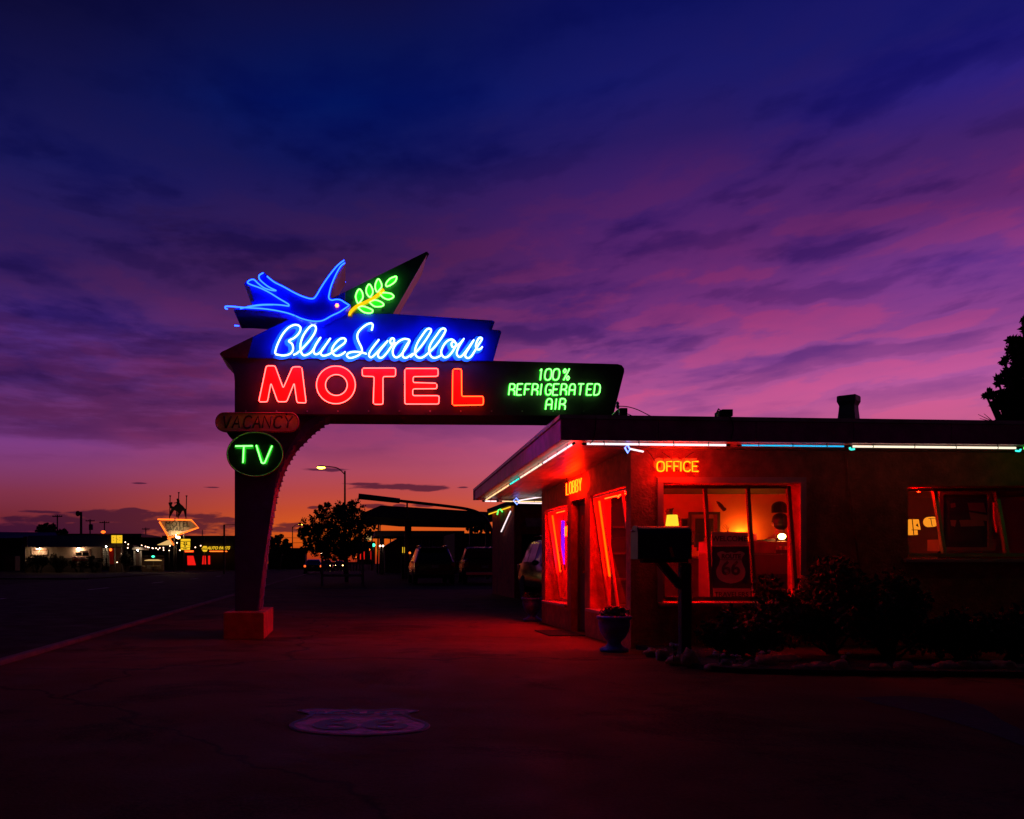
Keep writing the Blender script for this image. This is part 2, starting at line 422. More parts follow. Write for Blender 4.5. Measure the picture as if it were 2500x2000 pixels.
# streaked cloud layers, foreshortened towards the horizon
def cvec(sx, sy, off, near=.25):
    """cloud-deck coordinates: lumps shrink and flatten towards the horizon as a real layer does"""
    inv = mth('DIVIDE', 1., mth('ADD', EL, near)); cb = wn('ShaderNodeCombineXYZ')
    wt.links.new(mth('MULTIPLY', mth('MULTIPLY', AZ, inv), sx), cb.inputs[0]); wt.links.new(mth('ADD', mth('MULTIPLY', inv, sy), mth('MULTIPLY', AZ, .05)), cb.inputs[1]); cb.inputs[2].default_value = off
    return cb.outputs[0]
def cnoise(vec, scale, det, rough, dist):
    n = wn('ShaderNodeTexNoise'); n.inputs['Scale'].default_value = scale; n.inputs['Detail'].default_value = det
    n.inputs['Roughness'].default_value = rough; n.inputs['Distortion'].default_value = dist; wt.links.new(vec, n.inputs['Vector']); return n.outputs[0]
def cloud(su, sv, scale, det, dist, off):
    cb = wn('ShaderNodeCombineXYZ'); wt.links.new(mth('MULTIPLY', AZ, su), cb.inputs[0]); wt.links.new(mth('MULTIPLY', EL, sv), cb.inputs[1]); cb.inputs[2].default_value = off
    return cnoise(cb.outputs[0], scale, det, .55, dist)
k1 = cnoise(cvec(1.15, 1.7, 3.3), 2.7, 7, .52, .12)        # broken deck
k1b = cnoise(cvec(1.15, 1.7, 3.3, .235), 2.7, 7, .52, .12)    # the same deck a little lower, for the lit undersides
k2 = cnoise(cvec(1., 2.1, 8.1), 5.2, 6, .55, .15)        # finer ripples
k3 = cnoise(cvec(.8, 1.2, 1.7), 1.2, 4, .5, .2)          # wide masses
deck = mth('ADD', mth('ADD', mth('MULTIPLY', k1, .55), mth('MULTIPLY', k2, .22)), mth('MULTIPLY', k3, .23))
band = mth('MULTIPLY', mrange(EL, .085, .23, smooth=True), mrange(EL, .6, .45, .6, 1.))
lit = mth('MULTIPLY', mrange(deck, .49, .62, smooth=True), band)
gap = mth('MULTIPLY', mrange(deck, .51, .4, smooth=True), band)
col = mixc(mth('MULTIPLY', gap, .85), col, mixc(1., col, (.46, .55, .84), 'MULTIPLY'))
col = mixc(mth('MULTIPLY', lit, .62), col, mixc(1., col, (1.35, 1.03, .95), 'MULTIPLY'))
under = mth('MULTIPLY', mth('MULTIPLY', mrange(mth('SUBTRACT', k1, k1b), .015, .085, smooth=True), band), mth('MULTIPLY', mrange(EL, .5, .3, .15, 1.), mrange(AZ, -.35, .2, .45, 1.)))
shade = mth('MULTIPLY', mth('MULTIPLY', mrange(mth('SUBTRACT', k1b, k1), .015, .1, smooth=True), band), mrange(EL, .55, .35, .3, 1.))
col = mixc(mth('MULTIPLY', shade, .5), col, mixc(1., col, (.5, .5, .68), 'MULTIPLY'))
col = mixc(mth('MULTIPLY', under, .62), col, mixc(1., col, (1.5, 1.1, .88), 'MULTIPLY'))
# heavy mauve bank low on the left
bn = mth('ADD', mrange(mth('ABSOLUTE', mth('SUBTRACT', EL, .2)), .11, .02, 0, .35), cnoise(cvec(.55, 1.5, 5.2), 3.2, 8, .6, .2))
bank = mth('MULTIPLY', mth('MULTIPLY', mrange(bn, .66, .84, smooth=True), mrange(AZ, -.02, -.2, smooth=True)), mrange(EL, .1, .14))
col = mixc(mth('MULTIPLY', bank, .8), col, mixc(1., col, (.6, .42, .5), 'MULTIPLY'))
# small dark evening clouds low over the horizon, placed by compass bearing and height
nz = cloud(16, 60, 2.2, 6, .2, 2.2); nz2 = mth('MULTIPLY', mth('SUBTRACT', nz, .5), 2.1)
low = None
for px, py, w, h in [(960, 1189, 120, 9), (880, 1182, 62, 5), (1040, 1192, 60, 8), (800, 1147, 70, 5), (718, 1284, 44, 9), (690, 1292, 60, 7),
                     (768, 1239, 18, 5), (910, 1236, 42, 7), (1040, 1233, 30, 7), (975, 1235, 16, 4), (1130, 1190, 20, 3), (345, 1180, 20, 2), (520, 1190, 22, 2), (200, 1252, 70, 5), (110, 1250, 62, 4),
                     (290, 1262, 190, 18), (420, 1282, 190, 30), (150, 1268, 130, 12), (250, 1290, 260, 22), (40, 1290, 120, 16), (500, 1262, 46, 8), (545, 1268, 40, 7), (330, 1246, 40, 7)]:
    a0, e0 = ael(px, py); aw, eh = w/F, h/F
    d = mth('SQRT', mth('ADD', mth('POWER', mth('ABSOLUTE', mth('MULTIPLY', mth('SUBTRACT', AZ, a0), 1/aw)), 2.), mth('POWER', mth('ABSOLUTE', mth('MULTIPLY', mth('SUBTRACT', EL, e0), 1/eh)), 2.)))
    k = mth('ADD', mth('SUBTRACT', 1.0, d), nz2)
    low = k if low is None else mth('MAXIMUM', low, k)
lowm = mrange(low, -.05, .45, smooth=True)
col = mixc(mth('MULTIPLY', lowm, .9), col, mixc(.42, mixc(1., col, (.22, .2, .3), 'MULTIPLY'), lin((64, 22, 62))))
# the half of the sky behind the camera has already gone dark
back = mrange(mth('ABSOLUTE', AZ), .75, 1.7, smooth=True)
col = mixc(mth('MULTIPLY', back, .97), col, lin((11, 5, 9)))
up = mrange(EL, .6, 1.2, smooth=True); col = mixc(mth('MULTIPLY', up, .85), col, lin((7, 6, 24)))
col = mixc(mrange(EL, -.004, -.03), col, (.004, .002, .003))
bg = wn('ShaderNodeBackground'); wt.links.new(col, bg.inputs[0]); bg.inputs[1].default_value = 1.
# what is left of daylight: a physical sky with the sun already down
ns = wn('ShaderNodeTexSky'); ns.sky_type = 'NISHITA'; ns.sun_disc = False; ns.sun_elevation = math.radians(-4); ns.sun_rotation = math.radians(5)
bg2 = wn('ShaderNodeBackground'); wt.links.new(ns.outputs[0], bg2.inputs[0]); bg2.inputs[1].default_value = .01
ad = wn('ShaderNodeAddShader'); wt.links.new(bg.outputs[0], ad.inputs[0]); wt.links.new(bg2.outputs[0], ad.inputs[1])
wo = wn('ShaderNodeOutputWorld'); wt.links.new(ad.outputs[0], wo.inputs[0])

# ------------------------------------------------------------------ ground
def concrete(name, base, dark, rough, big, crack):
    m, nt = nodes(name); N = nt.nodes.new; out = N('ShaderNodeOutputMaterial'); b = N('ShaderNodeBsdfPrincipled'); lk(nt, b.outputs[0], out.inputs[0]); b.inputs['Specular IOR Level'].default_value = .03
    t = N('ShaderNodeTexCoord')
    def nz_(sc, det, ro=.6, vec=None, dist=0):
        n = N('ShaderNodeTexNoise'); n.inputs['Scale'].default_value = sc; n.inputs['Detail'].default_value = det; n.inputs['Roughness'].default_value = ro; n.inputs['Distortion'].default_value = dist
        lk(nt, t.outputs['Object'], n.inputs['Vector']); return n.outputs[0]
    def mr(v, a, b_, c=0, d=1):
        n = N('ShaderNodeMapRange'); lk(nt, v, n.inputs[0])
        for i, q in enumerate((a, b_, c, d)): n.inputs[i+1].default_value = q
        return n.outputs[0]
    def mx(f, a, b_):
        n = N('ShaderNodeMix'); n.data_type = 'RGBA'
        for i, q in ((0, f), (6, a), (7, b_)):
            if isinstance(q, tuple): n.inputs[i].default_value = q+(1,)
            else: lk(nt, q, n.inputs[i])
        return n.outputs[2]
    c = mx(mr(nz_(big, 9, .65), .35, .68), base, dark)
    c = mx(mr(nz_(.55, 7, .7, dist=.6), .52, .62, 0, .9), c, tuple(q*.38 for q in dark))       # old oil and water stains
    c = mx(mr(nz_(45, 3), .4, .7, 0, .5), c, tuple(q*1.35 for q in base))
    vo = N('ShaderNodeTexVoronoi'); vo.feature = 'DISTANCE_TO_EDGE'; vo.inputs['Scale'].default_value = crack
    wv = N('ShaderNodeVectorMath'); wv.operation = 'ADD'; nn = N('ShaderNodeTexNoise'); nn.inputs['Scale'].default_value = 1.3; nn.inputs['Detail'].default_value = 5
    lk(nt, t.outputs['Object'], nn.inputs['Vector']); lk(nt, t.outputs['Object'], wv.inputs[0]); lk(nt, nn.outputs['Color'], wv.inputs[1]); lk(nt, wv.outputs[0], vo.inputs['Vector'])
    ck = mr(vo.outputs['Distance'], .001, .007, 1, 0)
    c = mx(mr(ck, 0, 1, 0, .55), c, (.01, .007, .006))
    lk(nt, c, b.inputs['Base Color']); lk(nt, mr(nz_(1.6, 6), .3, .7, rough-.16, rough+.12), b.inputs['Roughness'])
    bp = N('ShaderNodeBump'); bp.inputs['Strength'].default_value = .5; bp.inputs['Distance'].default_value = .016; lk(nt, nz_(38, 6), bp.inputs['Height']); lk(nt, bp.outputs[0], b.inputs['Normal'])
    M[name] = m
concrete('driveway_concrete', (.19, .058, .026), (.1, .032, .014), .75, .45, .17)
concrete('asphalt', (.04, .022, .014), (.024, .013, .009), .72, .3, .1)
concrete('dirt', (.035, .017, .008), (.05, .04, .03), .9, .2, .05)
struct(MB().flat([(-900, -300, -.03), (900, -300, -.03), (900, 1600, -.03), (-900, 1600, -.03)]), 'ground', 'dirt')
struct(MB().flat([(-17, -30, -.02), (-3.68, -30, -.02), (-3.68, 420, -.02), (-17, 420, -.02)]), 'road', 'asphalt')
mk_ = MB()
for i in range(14):
    y = 12+i*12.; mk_.flat([(-10.3, y, -.015), (-10.18, y, -.015), (-10.18, y+3.2, -.015), (-10.3, y+3.2, -.015)])
struct(mk_, 'road_marking', 'white_paint')
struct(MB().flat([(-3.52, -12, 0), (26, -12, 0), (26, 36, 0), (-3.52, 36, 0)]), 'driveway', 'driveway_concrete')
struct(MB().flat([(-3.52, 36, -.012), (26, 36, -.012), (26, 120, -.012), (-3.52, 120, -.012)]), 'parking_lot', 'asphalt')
kb = MB()
for i in range(40): kb.box((-3.64, -12+i*3+.01, -.03), (-3.525, -12+i*3+2.99, .05))
bevel(struct(kb, 'kerb', 'kerb'), .02)
struct(MB().box((-24, 60, -.03), (-17, 150, .05)), 'far_pavement', 'asphalt')
struct(MB().flat([G(x, y)+Vector((0, 0, .004)) for x, y in [(2085, 1704), (2200, 1700), (2330, 1708), (2400, 1728), (2450, 1762), (2510, 1790), (2510, 1828), (2440, 1800), (2330, 1765), (2230, 1738), (2140, 1720)]]), 'dark_patch', 'soil')  # thin dark wedge laid on the driveway
# painted shield on the concrete
def shield(s=1.):
    h = [(0, .47), (.14, .44), (.3, .49), (.47, .42), (.37, .27), (.4, .1), (.48, -.06), (.49, -.2), (.42, -.35), (.24, -.45), (0, -.5)]
    q = crom([(x*s, y*s, 0) for x, y in h], 4); q = [Vector(k) for k in q]
    return q+[Vector((-k.x, k.y, 0)) for k in reversed(q[1:-1])]
em0 = thing('painted_road_shield', 'faded pink road shield with 66 stencilled flat on the driveway concrete', 'road marking', (.1, 5.97, 0))
def lay(pts, z): return [Vector((.1+p.x*.92, 5.97+p.y*1.02, z)) for p in pts]
MB().flat(lay(shield(), .004)).build('shield_fill', 'paint_pink', em0)
b_ = MB(); r = lay(shield(.955), .008); b_.ribbon(r+[r[0]], .028, (0, 0, 1)); b_.ribbon(lay([Vector((-.39, .17, 0)), Vector((.39, .17, 0))], .0085), .025, (0, 0, 1)).build('shield_outline', 'paint_navy', em0)
def floor_text(txt, y, size, sx):
    vs, fs = text_mb(txt, size, ext=0, bold=.012, sx=sx); mb = MB()
    mb.add([Vector((.1+q.x, 5.97+y+q.z, .009)) for q in vs], fs); mb.build('lettering', 'paint_navy', em0)
floor_text('ROUTE', .3, .17, 1.25); floor_text('66', -.14, .56, 1.15)

# ------------------------------------------------------------------ the big motel sign
def zz(ox, oy, k): return lambda pts: [(ox+x*k, oy+y*k) for x, y in pts]
z1, z2, z3 = zz(500, 580, .27829), zz(500, 850, .27829), zz(1050, 700, .23655)
z7, z8 = zz(650, 770, .16234), zz(900, 770, .1577)
def pz(pts, Z): return [P(x, y, Z) for x, y in pts]
FZ = 12.7; BK = 13.6; DEP = (0, BK-FZ, 0)
sign = thing('motel_sign', 'tall neon motel sign with blue bird, script and red block letters on curved pylon', 'sign', (-1.35, 13.2, 0))
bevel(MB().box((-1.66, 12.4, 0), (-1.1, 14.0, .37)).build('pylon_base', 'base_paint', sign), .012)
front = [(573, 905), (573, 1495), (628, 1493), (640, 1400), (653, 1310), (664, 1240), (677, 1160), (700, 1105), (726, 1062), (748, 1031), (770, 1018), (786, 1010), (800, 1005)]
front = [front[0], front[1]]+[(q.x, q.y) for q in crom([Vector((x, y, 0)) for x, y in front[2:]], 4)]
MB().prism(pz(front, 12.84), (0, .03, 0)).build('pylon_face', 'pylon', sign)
sil = [(643, 1489), (651, 1410), (659, 1333), (668, 1280), (680, 1215), (690, 1180), (701, 1150), (725, 1108), (750, 1081), (770, 1061), (792, 1045), (806, 1034)]
core = crom([Vector((x, y, 0)) for x, y in sil], 8)
# stepped flashing down the inside of the curve
acc, marks = 0., [core[0]]
for a, b in zip(core, core[1:]):
    acc += (b-a).length
    if acc > 11.5: marks.append(b); acc = 0
marks.append(core[-1]); step = []
for a, b in zip(marks, marks[1:]): step += [(a.x, a.y), (a.x+.0, b.y+1.5), (b.x+1.2, b.y)]
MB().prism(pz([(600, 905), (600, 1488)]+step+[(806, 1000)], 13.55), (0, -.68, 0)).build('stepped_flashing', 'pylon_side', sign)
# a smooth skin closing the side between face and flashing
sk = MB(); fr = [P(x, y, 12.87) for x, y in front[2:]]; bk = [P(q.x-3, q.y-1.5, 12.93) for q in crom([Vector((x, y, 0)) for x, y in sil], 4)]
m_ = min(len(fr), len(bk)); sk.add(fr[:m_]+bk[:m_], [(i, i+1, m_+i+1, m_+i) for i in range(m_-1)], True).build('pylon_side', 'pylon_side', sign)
cab = [(573, 1010), (573, 930), (571, 912), (566, 898), (556, 884), (546, 874), (545, 868)]+[(1205, 881), (1508, 889), (1518, 892), (1524, 900), (1524, 908), (1500, 1004), (1497, 1016)]
MB().prism(pz(cab, FZ), DEP).build('cabinet', 'sign_dark', sign)
body = [(536, 864), (541, 859), (560, 850), (842, 713), (842, 766), (960, 766.5), (1203, 782.5), (1208, 786), (1201, 805), (1221, 806.5), (1224, 811), (1204, 882), (548, 873), (540, 868)]
fin = [(843, 712.5), (1038, 616), (1044, 614), (1043, 621), (960, 765.5), (843, 765.5)]
tip = [(536, 864), (541, 859), (560, 850), (618, 821.8), (604, 874), (548, 873), (540, 868)]; body2 = [(618.6, 821.5)]+body[3:-2]+[(604.6, 874)]
MB().prism(pz(body2, FZ-.03), (0, .025, 0)).build('script_panel', 'sign_blue', sign); MB().prism(pz(tip, FZ-.03), (0, .025, 0)).build('panel_tip', 'tip_red', sign)
MB().prism(pz(fin, FZ-.03), (0, .025, 0)).build('fin_face', 'fin_green', sign)
MB().prism(pz([(x*1+0, y) for x, y in body], FZ-.004), DEP).build('panel_box', 'sky_metal', sign)
MB().prism(pz(fin, FZ-.004), (0, BK-FZ, 0)).build('fin_box', 'sky_metal', sign)
eb = MB(); eb.tube([P(1043, 618, BK+.01), P(960, 763, BK+.01)], .035, 6).build('fin_edge', 'sign_dark', sign)
# bird
bird = z1([(545, 330), (610, 380), (690, 420), (780, 470), (860, 510), (940, 528), (965, 512), (1010, 435), (1070, 345), (1140, 255), (1222, 194), (1234, 214), (1202, 262), (1162, 330), (1122, 420), (1102, 500), (1102, 528), (1130, 537), (1185, 534), (1232, 562), (1282, 598), (1240, 634), (1190, 668), (1110, 702), (1040, 742), (950, 747), (850, 727), (790, 697), (740, 682), (620, 655), (500, 640), (350, 632), (250, 632), (330, 610), (430, 590), (408, 566), (432, 560), (395, 430), (345, 406), (375, 372), (420, 358), (490, 390), (505, 385), (470, 345), (478, 320), (515, 302)])
BZ = 12.45
bd = MB().prism(pz(bird, BZ), (0, 13.45-BZ, 0)).build('bird', 'bird_blue', sign)
def neon(name, paths, r, mat, parent, closed=False, n=8):
    mb = MB()
    for p in paths: mb.tube(p, r, n, closed)
    return mb.build(name, mat, parent)
bt = [[(515, 310), (492, 322), (475, 340), (485, 372), (540, 420), (585, 447), (625, 466), (580, 462), (520, 442), (470, 405), (430, 370), (395, 375), (375, 395), (400, 412), (490, 445), (570, 485), (650, 535), (733, 585), (733, 605)],
      [(733, 602), (660, 592), (560, 588), (470, 592), (390, 606), (310, 625)],
      [(200, 628), (182, 622), (182, 606), (220, 604), (350, 615), (500, 624), (620, 640), (720, 662), (790, 686)],
      [(795, 688), (850, 712), (930, 732), (1000, 735), (1050, 722), (1110, 688), (1180, 655), (1225, 625), (1262, 600)],
      [(1270, 596), (1230, 572), (1190, 548), (1150, 544), (1115, 550), (1090, 535), (1090, 500), (1110, 420), (1150, 325), (1190, 255), (1228, 222)],
      [(1222, 200), (1160, 250), (1080, 350), (1020, 440), (975, 515), (940, 538), (865, 520), (780, 482), (690, 432), (610, 392), (545, 340)]]
for p in bt: neon('bird_outline', [[P(q.x, q.y, BZ-.05) for q in crom([Vector((x, y, 0)) for x, y in z1(p)], 6)]], .0092, 'n_bird', bd)
bt2 = [[(600, 590), (510, 592), (390, 606)], [(260, 765), (300, 768)], [(430, 772), (520, 775), (625, 780)], [(1232, 380), (1196, 440), (1160, 515)]]
for i, p in enumerate(bt2): neon('bird_outline', [[P(x, y+2.2, 13.62) if i else P(x, y, 12.42) for x, y in z1(p)]], .0092, 'n_bird', bd)
MB().ball(P(500+1160*.27829, 580+596*.27829, BZ-.03), .026, 10).build('eye', 'n_eye', bd)
# olive branch
br = crom([Vector((x, y, 0)) for x, y in z1([(1270, 690), (1278, 655), (1330, 605), (1400, 572), (1470, 537), (1530, 492), (1570, 455)])], 6)
bp_ = MB(); bp_.ribbon([P(q.x+1, q.y+2, FZ-.036) for q in br], .06); bo = bp_.build('branch', 'branch_paint', sign)
neon('branch_tube', [[P(q.x-1.2, q.y-1.6, FZ-.09) for q in br], [P(q.x+1.4, q.y+1.6, FZ-.09) for q in br[3:]]], .011, 'n_branch', bo)
LV = [[(1345, 578), (1325, 530), (1330, 490), (1355, 453), (1380, 480), (1387, 525), (1365, 562)], [(1445, 522), (1420, 490), (1417, 450), (1440, 410), (1465, 440), (1475, 480), (1460, 512)],
      [(1510, 477), (1495, 440), (1500, 400), (1522, 364), (1545, 395), (1552, 430), (1530, 462)], [(1593, 428), (1592, 400), (1625, 362), (1672, 343), (1682, 352), (1670, 385), (1630, 417)],
      [(1538, 490), (1580, 485), (1630, 492), (1657, 515), (1635, 537), (1600, 542), (1560, 522)], [(1448, 565), (1490, 549), (1540, 562), (1569, 587), (1550, 604), (1500, 607), (1470, 592)],
      [(1347, 610), (1390, 604), (1440, 620), (1474, 642), (1455, 662), (1410, 660), (1375, 642)]]
for l in LV:
    q = crom([Vector((x, y, 0)) for x, y in z1(l)], 4, True)
    lf = MB().flat([P(k.x+.5, k.y+1.5, FZ-.036) for k in q]).build('leaf', 'leaf_green', sign)
    neon('leaf_tube', [[P(k.x, k.y, FZ-.085) for k in q]], .0105, 'n_leaf', lf, True)
# script
SC7 = [[(130, 578), (150, 490), (190, 390), (250, 280), (330, 190), (420, 145), (490, 155), (517, 200), (490, 270), (420, 340), (340, 385), (388, 430), (405, 500), (380, 560), (320, 595), (240, 604), (135, 584)],
       [(405, 597), (470, 565), (560, 480), (650, 380), (720, 280), (748, 200), (725, 152), (670, 160), (600, 235), (545, 330), (515, 440), (520, 540), (560, 600), (620, 590), (680, 550), (720, 490), (765, 410), (822, 330)],
       [(815, 335), (750, 430), (715, 520), (725, 575), (770, 583), (830, 535), (890, 450), (967, 343)],
       [(960, 350), (890, 450), (832, 530), (820, 580), (860, 608), (930, 592), (1010, 545), (1100, 475), (1172, 420), (1195, 375), (1170, 346), (1110, 357), (1040, 420), (995, 490), (990, 550), (1030, 600), (1080, 608), (1140, 585), (1192, 545)],
       [(1583, 232), (1602, 150), (1575, 120), (1510, 140), (1430, 200), (1380, 265), (1370, 335), (1395, 410), (1430, 480), (1438, 540), (1400, 592), (1320, 630), (1250, 640), (1213, 605), (1240, 567), (1320, 549), (1420, 556), (1512, 580)],
       [(1697, 363), (1620, 460), (1558, 550), (1545, 605), (1580, 632), (1640, 585), (1720, 500), (1832, 378)],
       [(1826, 386), (1740, 490), (1685, 570), (1690, 628), (1740, 636), (1800, 580), (1860, 500), (1905, 430), (1925, 372), (1905, 345), (1872, 362), (1865, 405), (1895, 435), (1960, 415)]]
SC8 = [[(640, 382), (560, 365), (480, 395), (415, 455), (377, 530), (378, 605), (420, 652), (480, 630), (540, 560), (600, 470), (638, 388)],
       [(632, 395), (570, 490), (530, 580), (530, 636), (572, 660), (630, 632), (692, 590)],
       [(640, 650), (760, 540), (850, 430), (930, 310), (967, 240), (950, 208), (900, 220), (830, 310), (760, 420), (720, 530), (722, 600), (760, 648), (820, 656), (880, 622), (940, 570)],
       [(935, 575), (1020, 490), (1100, 390), (1165, 290), (1190, 230), (1165, 204), (1115, 222), (1050, 310), (980, 410), (940, 500), (942, 580), (970, 638), (1020, 660), (1080, 642), (1125, 612)],
       [(1345, 415), (1295, 376), (1230, 390), (1170, 450), (1127, 540), (1130, 605), (1170, 650), (1220, 642), (1285, 580), (1340, 490), (1355, 440), (1320, 410), (1285, 430), (1290, 480), (1325, 490), (1420, 430), (1477, 358)],
       [(1470, 368), (1410, 460), (1367, 560), (1372, 618), (1410, 645), (1460, 612), (1540, 510), (1632, 378)],
       [(1626, 388), (1550, 510), (1502, 590), (1500, 640), (1540, 662), (1590, 632), (1650, 540), (1710, 440), (1752, 372), (1740, 346), (1707, 355), (1675, 410), (1660, 480), (1690, 528), (1730, 520), (1762, 485)]]
paths = [z7(p) for p in SC7]+[z8(p) for p in SC8]
words = [('B', paths[0:1]), ('lue', paths[1:4]), ('S', paths[4:5]), ('wallow', paths[5:])]
rib, k_ = None, 0
rb = MB(); tb = MB()
for p in paths:
    q = crom([Vector((x, y, 0)) for x, y in p], 6)
    rb.ribbon([P(k.x-4.6, k.y+3.4, FZ-.036) for k in q], .078)
    tb.tube([P(k.x, k.y, FZ-.125) for k in q], .0125, 8)
sl = rb.build('script_lettering', 'letter_blue', sign); tb.build('script_tube', 'n_script', sl)
def electrode(x, y, Z0, Z1, par, r=.012):
    MB().tube([P(x, y, Z0-.004), P(x, y, Z1)], [r*1.35, r], 7).build('electrode', 'black_metal', par)
for p in paths:
    for e in (p[0], p[-1]): electrode(e[0], e[1], FZ-.125, FZ-.04, sl)
# MOTEL
ML = {'M': z2([(473, 472), (540, 156), (616, 156), (688, 352), (770, 165), (850, 165), (889, 482), (809, 478), (784, 305), (718, 471), (640, 471), (580, 306), (549, 472)]),
      'T': z2([(1380, 176), (1673, 175), (1673, 248), (1563, 249), (1563, 493), (1478, 493), (1486, 249), (1383, 246)]),
      'E': z2([(1755, 180), (2046, 180), (2046, 247), (1827, 250), (1827, 303), (2036, 308), (2036, 356), (1824, 358), (1824, 418), (2056, 418), (2053, 491), (1755, 491)]),
      'L': z3([(235, 850), (323, 850), (326, 1133), (549, 1133), (549, 1221), (230, 1225)])}
for ch, pts in ML.items():
    pts3 = [Vector((x, y, 0)) for x, y in pts]
    q = rounded(pts3, 3.4)
    lt = MB().prism([P(k.x, k.y+1.3, FZ-.012) for k in q], (0, .01, 0)).build('letter', 'letter_red', sign)
    neon('letter_tube', [[P(k.x, k.y, FZ-.115) for k in rounded(pts3, 5)]], .0068, 'n_motel_l' if ch == 'L' else 'n_motel', lt, True)
    for e in ((pts[0], pts[5]) if ch != 'L' else (pts[0], pts[-1])): electrode(e[0], e[1], FZ-.122, FZ-.012, lt, .0105)
    for a_, c_ in list(zip(pts, pts[1:]))[::3]: MB().tube([P((a_[0]+c_[0])/2, (a_[1]+c_[1])/2, FZ-.108), P((a_[0]+c_[0])/2, (a_[1]+c_[1])/2, FZ-.012)], .005, 5).build('tube_support', 'chrome', lt)
oc = z2([(1150, 323), (1154, 324)])
def ell(c, rx, ry, n=40): return [(c[0]+rx*math.cos(2*math.pi*i/n), c[1]+ry*math.sin(2*math.pi*i/n)) for i in range(n)]
o1, o2 = ell(oc[0], 170*.27829, 165*.27829), ell(oc[1], 96*.27829, 92*.27829)
ring = MB(); a_ = [P(x, y+1.3, FZ-.012) for x, y in o1]+[P(x, y+1.3, FZ-.012) for x, y in o2]
ring.add(a_+[v+Vector((0, .01, 0)) for v in a_], [(i, (i+1) % 40, 40+(i+1) % 40, 40+i) for i in range(40)]+[(i, (i+1) % 40, 80+(i+1) % 40, 80+i) for i in range(40)])
lt = ring.build('letter', 'letter_red', sign)
neon('letter_tube', [pz(o1, FZ-.115), pz(o2, FZ-.115)], .0068, 'n_motel', lt, True)
# green copy
def copyline(txt, xs, y, w, h, name='green_lettering'):
    for ch, x in zip(txt, xs):
        if ch == ' ': continue
        st = strokes(ch, x, y, w if ch not in '1' else w*.6, h, .12, lambda a, b: (a, b))
        rb, tb = MB(), MB()
        for s_ in st:
            sm = [Vector((a, b, 0)) for a, b in s_]
            sm = rounded(sm, 2.2, False) if len(sm) > 2 else sm
            rb.ribbon([P(k.x-1.3, k.y+.8, FZ-.004) for k in sm], .032); tb.tube([P(k.x, k.y, FZ-.06) for k in sm], .0085, 6)
        l_ = rb.build('green_letter', 'letter_green', sign); tb.build('letter_tube', 'n_green', l_)
def zx(xs): return [1050+x*.23655 for x in xs]
copyline('100%', zx([1118, 1180, 1262, 1365]), 700+965*.23655, 15.5, 28)
copyline('REFRIGERATED', zx([812, 890, 972, 1050, 1110, 1188, 1264, 1346, 1432, 1518, 1612, 1690]), 700+1118*.23655, 13.5, 27)
copyline('AIR', zx([1192, 1262, 1332]), 700+1268*.23655, 14, 26.5)
# VACANCY capsule
vc = []
for i in range(13): a = math.pi/2+math.pi*i/12; vc.append((547+20*math.cos(a), 1030.5-22*math.sin(a)))
for i in range(13): a = -math.pi/2+math.pi*i/12; vc.append((709+20*math.cos(a), 1030.5-22*math.sin(a)))
VZ = 12.70
vp = MB().prism(pz(vc, VZ), (0, .135, 0)).build('vacancy_panel', 'vacancy_face', sign); bevel(vp, .012)
neon('panel_rim', [pz(vc, VZ-.004)], .011, 'base_paint', vp, True)
for ch, x in zip('VaCaNCY', [543, 567, 594, 617, 641, 668, 693]):
    st = strokes(ch, x, 1044, 18, 29, .16, lambda a, b: (a, b)); rb, tb = MB(), MB()
    for s_ in st:
        sm = [Vector((a, b, 0)) for a, b in s_]; rb.ribbon([P(k.x-.6, k.y+1.2, VZ-.003) for k in sm], .026); tb.tube([P(k.x, k.y, VZ-.045) for k in sm], .006, 6)
    l_ = rb.build('painted_letter', 'ink', vp); tb.build('unlit_tube', 'dark_glass_tube', vp)
# TV oval
tc_ = (622.5, 1109)
VZ = 12.64; tp = MB().prism(pz(ell(tc_, 68, 54, 48), VZ), (0, .19, 0)).build('tv_panel', 'tv_face', sign)
neon('tv_rim', [pz(ell(tc_, 68, 54, 48), VZ-.003)], .010, 'tv_rim', tp, True)
rb = MB(); T = lambda pts, dx=0, dy=0, Z=VZ-.003: [P(500+x*.27829+dx, 850+y*.27829+dy, Z) for x, y in pts]
rb.ribbon(T([(262, 868), (430, 868)]), .058); rb.ribbon(T([(346, 876), (342, 1015)]), .058)
rb.ribbon(T([(455, 852), (510, 1012)]), .054); rb.ribbon(T([(592, 852), (530, 1016)]), .054)
rb.build('painted_letters', 'letter_green', tp)
neon('tv_tube', [T([(268, 860), (420, 858)], Z=VZ-.09), T([(343, 866), (335, 1006)], Z=VZ-.06), [P(k.x, k.y, VZ-.06) for k in rounded([Vector((500+x*.27829, 850+y*.27829, 0)) for x, y in [(452, 852), (500, 1010), (524, 1010), (590, 856)]], 3, False)]], .0095, 'n_green', tp)
# sheet seams and rivets of the cabinet faces
for x in (700, 905, 1030, 1265, 1420): MB().box(P(x, 1008, FZ-.004), P(x+1.2, 889, FZ-.001)).build('seam', 'sign_dark', sign)
for x in (800, 1010): MB().box(P(x, 872, FZ-.034), P(x+1.2, 775, FZ-.031)).build('seam', 'sign_blue', sign)
for x in range(600, 1500, 75): MB().lathe([(.009, -.006), (.012, 0)], P(x, 1004, FZ), 8, 'y').build('rivet', 'sky_metal', sign)
# little bracket under the vacancy panel, bolts and feed box
MB().prism(pz([(549, 1050), (575, 1050), (575, 1072), (560, 1066)], 12.86), (0, .3, 0)).build('bracket', 'sign_dark', sign)
for x, y in [(934, 755), (859, 733), (1040, 1012), (700, 1012), (1230, 1014)]: MB().lathe([(.016, -.03), (.016, 0)], P(x, y, FZ-.03), 8, 'y').build('bolt', 'black_metal', sign)
